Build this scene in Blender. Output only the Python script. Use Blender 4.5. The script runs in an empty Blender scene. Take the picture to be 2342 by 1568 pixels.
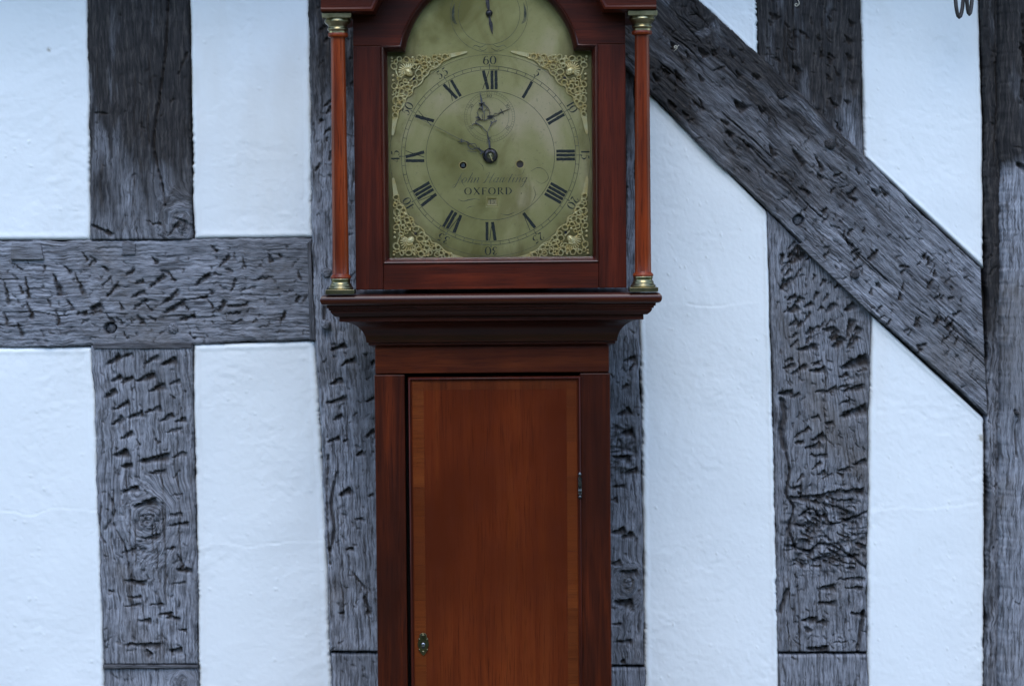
import bpy, bmesh, math, random
import numpy as np
from mathutils import Vector, Matrix, Euler

R_ = math.radians
scene = bpy.context.scene
COL = scene.collection
random.seed(7)

# ------------------------------------------------------------------ camera
PW, PH = 2342.0, 1568.0            # tracing units: the photograph at 2342 x 1568
DIST = 3.1                          # metres from the lens to the dial
FPX = 1590.0 * DIST                 # focal length in tracing units
YD = 0.028                          # dial plane
DCX, DCY = 1121.4, 356.3            # dial centre in tracing units
CAMR = Matrix.Rotation(R_(90 - 3.0), 3, 'X') @ Matrix.Rotation(R_(-0.45), 3, 'Z')
_d = CAMR @ Vector(((DCX - PW / 2) / FPX, -(DCY - PH / 2) / FPX, -1))
DIALC = Vector((0, YD, 1.75))
CAMP = DIALC - _d * (DIST / _d.y)
cd = bpy.data.cameras.new('camera')
cam = bpy.data.objects.new('camera', cd)
COL.objects.link(cam)
cam.matrix_world = Matrix.Translation(CAMP) @ CAMR.to_4x4()
cd.sensor_width = 36
cd.lens = 36 * FPX / PW
cd.clip_end = 2000
cd.dof.use_dof = True
cd.dof.focus_distance = DIST + 0.03
cd.dof.aperture_fstop = 6.3
scene.camera = cam
scene.cycles.max_bounces = 6
scene.cycles.transparent_max_bounces = 6
scene.cycles.use_adaptive_sampling = True
scene.cycles.adaptive_threshold = 0.01

# ------------------------------------------------------------------ light
SUN_EL, SUN_AZ = 55.0, 184.0
w = bpy.data.worlds.new('World')
scene.world = w
w.use_nodes = True
nt = w.node_tree
bg = nt.nodes['Background']
sky = nt.nodes.new('ShaderNodeTexSky')
sky.sky_type = 'NISHITA'
sky.sun_disc = False
sky.sun_elevation = R_(SUN_EL)
sky.sun_rotation = R_(SUN_AZ)
sky.altitude = 80
sky.air_density = 1.0
sky.dust_density = 0.5
sky.ozone_density = 1.0
nt.links.new(sky.outputs[0], bg.inputs[0])
bg.inputs[1].default_value = 0.15
sl = bpy.data.lights.new('sun', 'SUN')
sl.energy = 0.5
sl.angle = R_(40)
sl.color = (1.0, 0.97, 0.93)
sun = bpy.data.objects.new('sun', sl)
COL.objects.link(sun)
sdir = Vector((math.sin(R_(SUN_AZ)) * math.cos(R_(SUN_EL)), math.cos(R_(SUN_AZ)) * math.cos(R_(SUN_EL)), math.sin(R_(SUN_EL))))
sun.rotation_euler = sdir.to_track_quat('Z', 'Y').to_euler()
vs = scene.view_settings
vs.view_transform = 'Standard'
vs.look = 'None'
vs.exposure = 1.62
vs.gamma = 1.0
vs.use_curve_mapping = False

# ------------------------------------------------------------------ tracing: photo point -> world point on the plane y = Y
RM = np.array(CAMR)
CP = np.array(CAMP)

def W(x, y, Y=0.0):
    x = np.asarray(x, float); y = np.asarray(y, float)
    l = np.stack([(x - PW / 2) / FPX, -(y - PH / 2) / FPX, -np.ones_like(x + y)], -1)
    d = l @ RM.T
    k = (np.asarray(Y) - CP[1]) / d[..., 1]
    return CP + d * k[..., None]

def ZP(y, Y=0.0, x=1127.0):
    return float(W(x, y, Y)[2])

def HW(l, r, y, Y=0.0):
    return float(W(r, y, Y)[0] - W(l, y, Y)[0]) / 2

S = 1 / 1590.0                      # metres per tracing unit near the clock

# ------------------------------------------------------------------ noise
def _h(ix, iy, s):
    n = (ix.astype(np.int64) * 374761393 + iy.astype(np.int64) * 668265263 + s * 1442695041) & 0x7fffffff
    n = ((n ^ (n >> 13)) * 1274126177) & 0x7fffffff
    return ((n ^ (n >> 16)) & 0xffff) / 65535.0

def vn(x, y, s=0):
    xi = np.floor(x); yi = np.floor(y)
    fx = x - xi; fy = y - yi
    fx = fx * fx * (3 - 2 * fx); fy = fy * fy * (3 - 2 * fy)
    a = _h(xi, yi, s); b = _h(xi + 1, yi, s); c = _h(xi, yi + 1, s); d = _h(xi + 1, yi + 1, s)
    return (a + (b - a) * fx) + ((c + (d - c) * fx) - (a + (b - a) * fx)) * fy - 0.5

def fbm(x, y, s=0, o=4):
    t = 0; a = 1.0
    for k in range(o):
        t = t + a * vn(x * 2 ** k, y * 2 ** k, s + 17 * k); a *= 0.5
    return t

def sstep(a, b, x):
    t = np.clip((x - a) / (b - a), 0, 1)
    return t * t * (3 - 2 * t)

# ------------------------------------------------------------------ materials
def nmat(name):
    m = bpy.data.materials.new(name)
    m.use_nodes = True
    t = m.node_tree
    return m, t, t.nodes['Principled BSDF']

def node(t, typ, **kw):
    n = t.nodes.new(typ)
    for k, v in kw.items():
        if k.startswith('_'):
            setattr(n, k[1:], v)
        else:
            n.inputs[k.replace('__', ' ')].default_value = v
    return n

def ramp(t, fac, stops):
    r = t.nodes.new('ShaderNodeValToRGB')
    e = r.color_ramp.elements
    e[0].position, e[0].color = stops[0][0], (*stops[0][1], 1)
    e[1].position, e[1].color = stops[1][0], (*stops[1][1], 1)
    for p, c in stops[2:]:
        q = e.new(p); q.color = (*c, 1)
    t.links.new(fac, r.inputs[0])
    return r.outputs[0]

def mix(t, fac, a, b, mode='MIX'):
    n = t.nodes.new('ShaderNodeMix')
    n.data_type = 'RGBA'; n.blend_type = mode
    for i, v in ((0, fac), (6, a), (7, b)):
        if isinstance(v, (int, float)):
            n.inputs[i].default_value = v
        elif isinstance(v, tuple):
            n.inputs[i].default_value = (*v, 1)
        else:
            t.links.new(v, n.inputs[i])
    return n.outputs[2]

def coords(t, kind, scale):
    c = t.nodes.new('ShaderNodeTexCoord')
    m = node(t, 'ShaderNodeMapping', Scale=scale)
    t.links.new(c.outputs[kind], m.inputs[0])
    return m.outputs[0]

def noise(t, vec, scale, detail=4, rough=0.55, dist=0.0):
    n = node(t, 'ShaderNodeTexNoise', Scale=scale, Detail=detail, Roughness=rough, Distortion=dist)
    t.links.new(vec, n.inputs['Vector'])
    return n.outputs[0]

def bump(t, b, h, strength, dist, prev=None):
    n = node(t, 'ShaderNodeBump', Strength=strength, Distance=dist)
    t.links.new(h, n.inputs['Height'])
    if prev is not None:
        t.links.new(prev, n.inputs['Normal'])
    t.links.new(n.outputs[0], b.inputs['Normal'])
    return n.outputs[0]

def attr(t, name):
    a = t.nodes.new('ShaderNodeAttribute'); a.attribute_name = name
    return a.outputs['Fac']

def wood(name, cols, axis='z', rough=0.40, coat=0.08, fine=1.0, spec=0.14, tint=0.0, blotch=0.75):
    m, t, b = nmat(name)
    sc = {'z': (70, 70, 3.0), 'x': (3.0, 70, 70), 'y': (70, 3.0, 70)}[axis]
    v = coords(t, 'Object', sc)
    n1 = noise(t, v, 1.0, 5, 0.6, 0.7)
    sf = {'z': (700, 700, 22), 'x': (22, 700, 700), 'y': (700, 22, 700)}[axis]
    n2 = noise(t, coords(t, 'Object', sf), 1.0, 3, 0.6)
    n3 = noise(t, coords(t, 'Object', (5, 5, 3.5)), 1.0, 3, 0.5)
    c = ramp(t, n1, [(0.28, cols[0]), (0.5, cols[1]), (0.74, cols[2])])
    c = mix(t, ramp(t, n2, [(0.34, (0.7, 0.7, 0.7)), (0.46, (0, 0, 0))]), c, tuple(x * 0.5 for x in cols[0]))
    c = mix(t, ramp(t, n3, [(0.35, (blotch,) * 3), (0.65, (0, 0, 0))]), c, tuple(x * min(1.0, 1.5 - 0.75 * blotch) for x in cols[0]))
    if tint:
        oi = t.nodes.new('ShaderNodeObjectInfo')
        h = node(t, 'ShaderNodeHueSaturation')
        mr = node(t, 'ShaderNodeMapRange'); mr.inputs[3].default_value = 1 - tint; mr.inputs[4].default_value = 1 + tint
        t.links.new(oi.outputs['Random'], mr.inputs[0])
        t.links.new(mr.outputs[0], h.inputs['Value'])
        t.links.new(c, h.inputs['Color'])
        c = h.outputs[0]
    t.links.new(c, b.inputs['Base Color'])
    b.inputs['Specular IOR Level'].default_value = spec
    b.inputs['Coat Weight'].default_value = coat
    b.inputs['Coat Roughness'].default_value = 0.16
    n4 = noise(t, coords(t, 'Object', (60, 60, 30)), 1.0, 4)
    rr = node(t, 'ShaderNodeMapRange'); rr.inputs[3].default_value = rough - 0.08; rr.inputs[4].default_value = rough + 0.14
    t.links.new(n4, rr.inputs[0]); t.links.new(rr.outputs[0], b.inputs['Roughness'])
    p = bump(t, b, n2, 0.25 * fine, 0.0006)
    bump(t, b, n4, 0.2, 0.0008, p)
    return m

def metal(name, c0, c1, rough, met=1.0, scale=60, bmp=0.2):
    m, t, b = nmat(name)
    n1 = noise(t, coords(t, 'Object', (scale,) * 3), 1.0, 5, 0.6)
    c = ramp(t, n1, [(0.35, c0), (0.65, c1)])
    t.links.new(c, b.inputs['Base Color'])
    b.inputs['Metallic'].default_value = met
    b.inputs['Roughness'].default_value = rough
    n2 = noise(t, coords(t, 'Object', (scale * 8,) * 3), 1.0, 3)
    bump(t, b, n2, bmp, 0.0004)
    return m

M = {}
M['hood_v'] = wood('dark mahogany upright', ((0.028, 0.0055, 0.0025), (0.072, 0.0108, 0.0040), (0.135, 0.0205, 0.0068)), 'z')
M['gloss'] = wood('polished mahogany moulding', ((0.024, 0.0045, 0.0025), (0.055, 0.009, 0.0042), (0.10, 0.017, 0.007)), 'z', 0.30, 0.7)
M['hood_h'] = wood('dark mahogany lengthwise', ((0.028, 0.0055, 0.0025), (0.080, 0.0120, 0.0040), (0.165, 0.025, 0.0068)), 'x')
M['mould'] = wood('mahogany moulding', ((0.018, 0.004, 0.0022), (0.046, 0.0085, 0.0035), (0.085, 0.016, 0.005)), 'x', 0.34, 0.4)
M['rail'] = wood('trunk rail wood', ((0.034, 0.006, 0.0025), (0.10, 0.018, 0.004), (0.19, 0.039, 0.007)), 'x')
M['stile'] = wood('trunk stile wood', ((0.022, 0.0045, 0.002), (0.064, 0.0108, 0.003), (0.145, 0.024, 0.005)), 'z')
M['door'] = wood('trunk door veneer', ((0.088, 0.0134, 0.0026), (0.126, 0.0205, 0.0038), (0.160, 0.0310, 0.0056)), 'z', 0.34, 0.28, blotch=1.0)
M['band_x'] = wood('crossband veneer across', ((0.090, 0.0175, 0.003), (0.138, 0.030, 0.0052), (0.18, 0.045, 0.008)), 'x', 0.38, 0.2, tint=0.12)
M['band_z'] = wood('crossband veneer upright', ((0.070, 0.0130, 0.0025), (0.115, 0.023, 0.0042), (0.155, 0.035, 0.0065)), 'z', 0.38, 0.2, tint=0.12)
M['column'] = wood('red column wood', ((0.065, 0.0095, 0.0025), (0.215, 0.032, 0.0055), (0.33, 0.060, 0.009)), 'z', 0.33, 0.22)
M['brass'] = metal('old lacquered brass', (0.17, 0.145, 0.072), (0.33, 0.285, 0.16), 0.28)
M['gilt'] = metal('pale cast brass', (0.95, 0.70, 0.27), (1.0, 0.86, 0.46), 0.25, 0.3, 90, 0.3)
M['dbrass'] = metal('dark brass fitting', (0.10, 0.09, 0.05), (0.24, 0.20, 0.11), 0.30)
M['steel'] = metal('blued steel', (0.030, 0.030, 0.040), (0.13, 0.105, 0.095), 0.38, 0.7, 140)
M['hinge'] = metal('dark worn steel', (0.04, 0.04, 0.042), (0.15, 0.15, 0.15), 0.24, 0.9, 200)
M['grey_steel'] = metal('worn grey steel', (0.07, 0.066, 0.07), (0.20, 0.18, 0.18), 0.4, 0.6, 140)
M['iron'] = metal('weathered iron', (0.03, 0.026, 0.024), (0.09, 0.085, 0.085), 0.5, 0.6)
M['nickel'] = metal('worn steel', (0.20, 0.20, 0.22), (0.5, 0.5, 0.54), 0.25)

# dial brass: tarnished sheet, olive with browner and paler clouds
m, t, b = nmat('tarnished dial brass')
n1 = noise(t, coords(t, 'Object', (7, 7, 6)), 1.0, 5, 0.55, 0.4)
n2 = noise(t, coords(t, 'Object', (22, 22, 9)), 1.0, 5, 0.6, 1.0)
n3 = noise(t, coords(t, 'Object', (260, 260, 260)), 1.0, 3, 0.6)
c = ramp(t, n1, [(0.35, (0.22, 0.18, 0.040)), (0.46, (0.41, 0.35, 0.120)), (0.56, (0.52, 0.435, 0.175)), (0.66, (0.68, 0.53, 0.29))])
c = mix(t, ramp(t, n2, [(0.52, (0, 0, 0)), (0.72, (0.6, 0.6, 0.6))]), c, (0.26, 0.20, 0.05))
c = mix(t, ramp(t, n3, [(0.62, (0, 0, 0)), (0.72, (0.5, 0.5, 0.5))]), c, (0.26, 0.23, 0.11))
# heavier tarnish in the border that polishing never reaches, round the corner castings and the rim of the arch
tc = t.nodes.new('ShaderNodeTexCoord')
ds = []
for cz, k in ((1.75, 1.0), (1.953, 1.22)):
    vm = t.nodes.new('ShaderNodeVectorMath'); vm.operation = 'DISTANCE'
    t.links.new(tc.outputs['Object'], vm.inputs[0]); vm.inputs[1].default_value = (0, YD, cz)
    mu = t.nodes.new('ShaderNodeMath'); mu.operation = 'MULTIPLY'; mu.inputs[1].default_value = k
    t.links.new(vm.outputs['Value'], mu.inputs[0]); ds.append(mu.outputs[0])
mn = t.nodes.new('ShaderNodeMath'); mn.operation = 'MINIMUM'
t.links.new(ds[0], mn.inputs[0]); t.links.new(ds[1], mn.inputs[1])
nz = t.nodes.new('ShaderNodeMath'); nz.operation = 'MULTIPLY_ADD'; nz.inputs[1].default_value = 0.05
t.links.new(n2, nz.inputs[0]); t.links.new(mn.outputs[0], nz.inputs[2])
c = mix(t, ramp(t, nz.outputs[0], [(0.155, (0, 0, 0)), (0.185, (0.72, 0.72, 0.72))]), c, (0.15, 0.112, 0.030))
t.links.new(c, b.inputs['Base Color'])
b.inputs['Metallic'].default_value = 0.35
rr = node(t, 'ShaderNodeMapRange'); rr.inputs[3].default_value = 0.38; rr.inputs[4].default_value = 0.6
t.links.new(n2, rr.inputs[0]); t.links.new(rr.outputs[0], b.inputs['Roughness'])
bump(t, b, noise(t, coords(t, 'Object', (3, 3, 900)), 1.0, 2), 0.05, 0.0003)
M['dial'] = m

m, t, b = nmat('engraving wax')
n1 = noise(t, coords(t, 'Object', (500,) * 3), 1.0, 4, 0.7)
c = ramp(t, n1, [(0.52, (0.012, 0.014, 0.014)), (0.74, (0.10, 0.11, 0.08))])
t.links.new(c, b.inputs['Base Color']); b.inputs['Roughness'].default_value = 0.5
M['wax'] = m
m, t, b = nmat('faint engraved line')
n1 = noise(t, coords(t, 'Object', (160,) * 3), 1.0, 4, 0.7)
c = ramp(t, n1, [(0.50, (0.016, 0.020, 0.015)), (0.74, (0.10, 0.10, 0.06))])
t.links.new(c, b.inputs['Base Color']); b.inputs['Roughness'].default_value = 0.5
M['line'] = m
m, t, b = nmat('worn hairline engraving')
n1 = noise(t, coords(t, 'Object', (130,) * 3), 1.0, 4, 0.7)
c = ramp(t, n1, [(0.42, (0.05, 0.055, 0.035)), (0.64, (0.22, 0.20, 0.10))])
t.links.new(c, b.inputs['Base Color']); b.inputs['Roughness'].default_value = 0.5
M['faint'] = m
m, t, b = nmat('black void'); b.inputs['Base Color'].default_value = (0.006, 0.006, 0.006, 1); b.inputs['Roughness'].default_value = 0.8
M['void'] = m
m, t, b = nmat('paper date disc'); b.inputs['Base Color'].default_value = (0.50, 0.40, 0.19, 1); b.inputs['Roughness'].default_value = 0.6
M['disc'] = m

# old window glass
m, t, b = nmat('clock glass')
out = t.nodes['Material Output']
tr = t.nodes.new('ShaderNodeBsdfTransparent'); tr.inputs[0].default_value = (0.995, 0.995, 0.995, 1)
gl = t.nodes.new('ShaderNodeBsdfGlossy'); gl.inputs['Roughness'].default_value = 0.03
fr = node(t, 'ShaderNodeFresnel', IOR=1.42)
ms = t.nodes.new('ShaderNodeMixShader')
t.links.new(fr.outputs[0], ms.inputs[0]); t.links.new(tr.outputs[0], ms.inputs[1]); t.links.new(gl.outputs[0], ms.inputs[2])
t.links.new(ms.outputs[0], out.inputs['Surface'])
M['glass'] = m

# limewashed plaster
m, t, b = nmat('white limewashed plaster')
v = coords(t, 'Object', (1, 1, 1))
n1 = noise(t, v, 3.0, 4, 0.6)
n2 = noise(t, v, 45, 6, 0.65, 0.6)
n3 = noise(t, v, 420, 4, 0.65)
c = ramp(t, n1, [(0.3, (0.745, 0.785, 0.79)), (0.7, (0.79, 0.83, 0.83))])
c = mix(t, ramp(t, n2, [(0.60, (0, 0, 0)), (0.85, (0.35, 0.35, 0.35))]), c, (0.70, 0.70, 0.68))
n5 = noise(t, coords(t, 'Object', (6, 6, 1.6)), 1.0, 5, 0.6)
c = mix(t, ramp(t, n5, [(0.56, (0, 0, 0)), (0.78, (0.5, 0.5, 0.5))]), c, (0.66, 0.65, 0.60))
c = mix(t, attr(t, 'soil'), c, (0.30, 0.27, 0.20))
t.links.new(c, b.inputs['Base Color']); b.inputs['Roughness'].default_value = 0.85
b.inputs['Specular IOR Level'].default_value = 0.25
p = bump(t, b, n2, 0.10, 0.0015)
bump(t, b, n3, 0.35, 0.0006, p)
M['plaster'] = m

# weathered oak: 'tar' = old black-brown coating that survives under the eaves, 'cut' = bared dark wood in cuts and cracks, plus shade painted into them
m, t, b = nmat('weathered oak')
uv = coords(t, 'UV', (1, 1, 1))
g1 = noise(t, coords(t, 'UV', (330, 26, 1)), 1.0, 5, 0.62, 0.6)
g2 = noise(t, coords(t, 'UV', (760, 62, 1)), 1.0, 4, 0.65, 0.3)
g3 = noise(t, coords(t, 'UV', (9, 5, 1)), 1.0, 4, 0.6)
g4 = noise(t, coords(t, 'UV', (90, 42, 1)), 1.0, 4, 0.65, 0.8)
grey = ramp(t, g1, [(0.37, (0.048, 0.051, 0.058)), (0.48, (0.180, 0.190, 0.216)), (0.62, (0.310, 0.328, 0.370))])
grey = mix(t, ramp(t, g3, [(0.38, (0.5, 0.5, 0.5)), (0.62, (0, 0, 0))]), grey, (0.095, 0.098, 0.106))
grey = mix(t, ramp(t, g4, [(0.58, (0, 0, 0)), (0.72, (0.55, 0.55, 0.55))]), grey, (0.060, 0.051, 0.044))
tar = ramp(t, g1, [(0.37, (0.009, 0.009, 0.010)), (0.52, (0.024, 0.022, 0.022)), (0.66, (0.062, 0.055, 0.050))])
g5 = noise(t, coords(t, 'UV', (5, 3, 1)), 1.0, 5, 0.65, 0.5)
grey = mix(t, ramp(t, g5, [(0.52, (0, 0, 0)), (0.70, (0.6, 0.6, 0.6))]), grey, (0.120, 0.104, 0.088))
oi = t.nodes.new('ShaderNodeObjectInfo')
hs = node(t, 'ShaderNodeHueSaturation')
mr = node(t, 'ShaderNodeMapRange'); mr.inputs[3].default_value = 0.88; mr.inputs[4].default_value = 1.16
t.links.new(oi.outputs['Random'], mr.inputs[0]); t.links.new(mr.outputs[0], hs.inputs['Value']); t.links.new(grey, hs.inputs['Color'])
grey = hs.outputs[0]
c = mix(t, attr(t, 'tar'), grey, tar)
c = mix(t, ramp(t, g2, [(0.34, (0.85, 0.85, 0.85)), (0.43, (0, 0, 0))]), c, (0.026, 0.025, 0.026))
c = mix(t, attr(t, 'cut'), c, (0.022, 0.017, 0.014))
t.links.new(c, b.inputs['Base Color'])
b.inputs['Roughness'].default_value = 0.75
b.inputs['Specular IOR Level'].default_value = 0.3
p = bump(t, b, g1, 0.55, 0.0016)
p = bump(t, b, g2, 0.5, 0.0008, p)
bump(t, b, g4, 0.25, 0.0014, p)
M['oak'] = m

m, t, b = nmat('lime mortar core'); b.inputs['Base Color'].default_value = (0.05, 0.045, 0.038, 1); b.inputs['Roughness'].default_value = 0.95
M['core'] = m
m, t, b = nmat('lawn')
n1 = noise(t, coords(t, 'Object', (1, 1, 1)), 2.0, 6, 0.6)
c = ramp(t, n1, [(0.3, (0.045, 0.075, 0.02)), (0.7, (0.09, 0.12, 0.04))])
t.links.new(c, b.inputs['Base Color']); b.inputs['Roughness'].default_value = 0.9
M['lawn'] = m
m, t, b = nmat('stone flags')
n1 = noise(t, coords(t, 'Object', (1, 1, 1)), 7.0, 6, 0.6)
c = ramp(t, n1, [(0.3, (0.11, 0.105, 0.09)), (0.7, (0.18, 0.17, 0.15))])
t.links.new(c, b.inputs['Base Color']); b.inputs['Roughness'].default_value = 0.9
M['flag'] = m
m, t, b = nmat('dried web'); b.inputs['Base Color'].default_value = (0.45, 0.42, 0.34, 1); b.inputs['Roughness'].default_value = 0.9
M['web'] = m

# ------------------------------------------------------------------ object helpers
def link(name, me, mat_, parent=None):
    o = bpy.data.objects.new(name, me)
    COL.objects.link(o)
    if mat_ is not None:
        me.materials.append(M[mat_])
    if parent is not None:
        o.parent = parent
        o.matrix_parent_inverse = parent.matrix_world.inverted()
    return o

def empty(name, loc):
    o = bpy.data.objects.new(name, None)
    o.empty_display_size = 0.1
    o.location = loc
    COL.objects.link(o)
    bpy.context.view_layer.update()
    return o

def obj(name, bm, mat_, parent=None, smooth=40, bevel=0):
    bmesh.ops.recalc_face_normals(bm, faces=bm.faces)
    if smooth:
        lim = R_(smooth)
        for f in bm.faces:
            f.smooth = True
        for e in bm.edges:
            if len(e.link_faces) == 2 and e.calc_face_angle(0) > lim:
                e.smooth = False
    me = bpy.data.meshes.new(name)
    bm.to_mesh(me); bm.free()
    o = link(name, me, mat_, parent)
    if bevel:
        md = o.modifiers.new('bevel', 'BEVEL')
        md.width = bevel; md.segments = 2; md.limit_method = 'ANGLE'; md.angle_limit = R_(40)
        md.harden_normals = False
    return o

def tag(o, label, cat, group=None):
    o['label'] = label; o['category'] = cat
    if group:
        o['group'] = group
    return o

def box(bm, x0, x1, y0, y1, z0, z1):
    v = [bm.verts.new(p) for p in ((x0, y0, z0), (x1, y0, z0), (x1, y1, z0), (x0, y1, z0), (x0, y0, z1), (x1, y0, z1), (x1, y1, z1), (x0, y1, z1))]
    for f in ((0, 1, 2, 3), (4, 7, 6, 5), (0, 4, 5, 1), (1, 5, 6, 2), (2, 6, 7, 3), (3, 7, 4, 0)):
        bm.faces.new([v[i] for i in f])

def prism(bm, pts, y0, y1):
    """2D outline (x, z) extruded from y0 (front) to y1."""
    a = [bm.verts.new((x, y0, z)) for x, z in pts]
    c = [bm.verts.new((x, y1, z)) for x, z in pts]
    n = len(pts)
    bm.faces.new(a)
    bm.faces.new(c[::-1])
    for i in range(n):
        j = (i + 1) % n
        bm.faces.new((a[i], c[i], c[j], a[j]))

def lathe(bm, prof, cx, cy, n=28):
    """prof: (radius, z) from top to bottom, closed at the ends."""
    rings = []
    for r, z in prof:
        rings.append([bm.verts.new((cx + r * math.cos(2 * math.pi * k / n), cy + r * math.sin(2 * math.pi * k / n), z)) for k in range(n)])
    for a, c in zip(rings, rings[1:]):
        for k in range(n):
            j = (k + 1) % n
            bm.faces.new((a[k], a[j], c[j], c[k]))
    bm.faces.new(rings[0][::-1]); bm.faces.new(rings[-1])

def smooth_pts(pts, n=6, closed=False):
    P = [np.array(p, float) for p in pts]
    if len(P) < 3:
        return [tuple(p) for p in P]
    out = []
    m_ = len(P)
    for i in range(m_ if closed else m_ - 1):
        p1 = P[i]; p2 = P[(i + 1) % m_]
        p0 = P[i - 1] if (i > 0 or closed) else 2 * p1 - p2
        p3 = P[(i + 2) % m_] if (i + 2 < m_ or closed) else 2 * p2 - p1
        for k in range(n):
            u = k / n
            out.append(tuple(0.5 * ((2 * p1) + (-p0 + p2) * u + (2 * p0 - 5 * p1 + 4 * p2 - p3) * u * u + (-p0 + 3 * p1 - 3 * p2 + p3) * u ** 3)))
    if not closed:
        out.append(tuple(P[-1]))
    return out

def ribbon(bm, pts, wid, y, thick=0.0, n=6, fn=None):
    """flat stroke in the x-z plane at depth y; pts (x, z) in metres, wid = list of widths."""
    if fn:
        pts = [fn(*p) for p in pts]
    q = smooth_pts([(p[0], p[1], w_) for p, w_ in zip(pts, wid)], n)
    A = []; B = []
    for i, (x, z, w_) in enumerate(q):
        a = q[max(0, i - 1)]; c = q[min(len(q) - 1, i + 1)]
        dx, dz = c[0] - a[0], c[1] - a[1]
        L = math.hypot(dx, dz) or 1
        nx, nz = -dz / L * w_ / 2, dx / L * w_ / 2
        A.append((x + nx, z + nz)); B.append((x - nx, z - nz))
    va = [bm.verts.new((x, y, z)) for x, z in A]; vb = [bm.verts.new((x, y, z)) for x, z in B]
    for i in range(len(q) - 1):
        bm.faces.new((va[i], va[i + 1], vb[i + 1], vb[i]))
    if thick:
        wa = [bm.verts.new((x, y + thick, z)) for x, z in A]; wb = [bm.verts.new((x, y + thick, z)) for x, z in B]
        for i in range(len(q) - 1):
            bm.faces.new((wa[i], wb[i], wb[i + 1], wa[i + 1]))
            bm.faces.new((va[i], wa[i], wa[i + 1], va[i + 1]))
            bm.faces.new((vb[i], vb[i + 1], wb[i + 1], wb[i]))
        bm.faces.new((va[0], vb[0], wb[0], wa[0])); bm.faces.new((va[-1], wa[-1], wb[-1], vb[-1]))

def tube(bm, pts, rad, seg=8, closed=False):
    P = [Vector(p) for p in pts]
    n = len(P)
    rings = []
    for i, p in enumerate(P):
        a = P[i - 1] if (i > 0 or closed) else p
        c = P[(i + 1) % n] if (i < n - 1 or closed) else p
        d = (c - a).normalized()
        u = d.cross(Vector((0.13, 1, 0.07))).normalized()
        v = d.cross(u)
        r = rad[i] if isinstance(rad, (list, tuple)) else rad
        rings.append([bm.verts.new(p + (u * math.cos(2 * math.pi * k / seg) + v * math.sin(2 * math.pi * k / seg)) * r) for k in range(seg)])
    for i in range(n if closed else n - 1):
        a = rings[i]; c = rings[(i + 1) % n]
        for k in range(seg):
            j = (k + 1) % seg
            bm.faces.new((a[k], a[j], c[j], c[k]))
    if not closed:
        bm.faces.new(rings[0][::-1]); bm.faces.new(rings[-1])

def blob(bm, c, r, seg=10, rot=None):
    mtx = Matrix.Translation(c) @ ((rot or Matrix.Identity(3)).to_4x4()) @ Matrix.Diagonal((*r, 1))
    bmesh.ops.create_uvsphere(bm, u_segments=seg, v_segments=max(6, seg * 2 // 3), radius=1, matrix=mtx)

# ------------------------------------------------------------------ the timber-framed wall
YW = 0.285                           # face of the timbers
wall = empty('timber_framed_wall', (0, YW, 0))
tag(wall, 'half-timbered wall of hewn grey oak beams and white plaster panels behind the clock', 'wall')

def resample(poly, n):
    p = np.array(poly, float)
    s = np.concatenate([[0], np.cumsum(np.hypot(*np.diff(p, axis=0).T))])
    q = np.linspace(0, s[-1], n)
    return np.stack([np.interp(q, s, p[:, 0]), np.interp(q, s, p[:, 1])], -1), s[-1]

def grid_mesh(name, mat_, parent, X, Z, Y, UV=None, attrs=None):
    nv, nu = X.shape
    co = np.stack([X, Y, Z], -1).reshape(-1, 3).astype(np.float32)
    idx = np.arange(nv * nu).reshape(nv, nu)
    f = np.stack([idx[:-1, :-1], idx[1:, :-1], idx[1:, 1:], idx[:-1, 1:]], -1).reshape(-1, 4)
    me = bpy.data.meshes.new(name)
    me.vertices.add(len(co)); me.vertices.foreach_set('co', co.ravel())
    me.loops.add(f.size); me.loops.foreach_set('vertex_index', f.ravel().astype(np.int32))
    me.polygons.add(len(f)); me.polygons.foreach_set('loop_start', np.arange(0, f.size, 4, dtype=np.int32))
    me.polygons.foreach_set('use_smooth', np.ones(len(f), bool))
    me.update(calc_edges=True)
    if UV is not None:
        ul = me.uv_layers.new(name='grain')
        uvf = np.stack(UV, -1).reshape(-1, 2)[f.ravel()].astype(np.float32)
        ul.data.foreach_set('uv', uvf.ravel())
    for k, a in (attrs or {}).items():
        at = me.attributes.new(k, 'FLOAT', 'POINT')
        at.data.foreach_set('value', a.astype(np.float32).ravel())
    return link(name, me, mat_, parent)

def pad(a, back=None):
    r = np.pad(a, 1, mode='edge')
    if back is not None:
        r[0, :] = back; r[-1, :] = back; r[:, 0] = back; r[:, -1] = back
    return r

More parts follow.
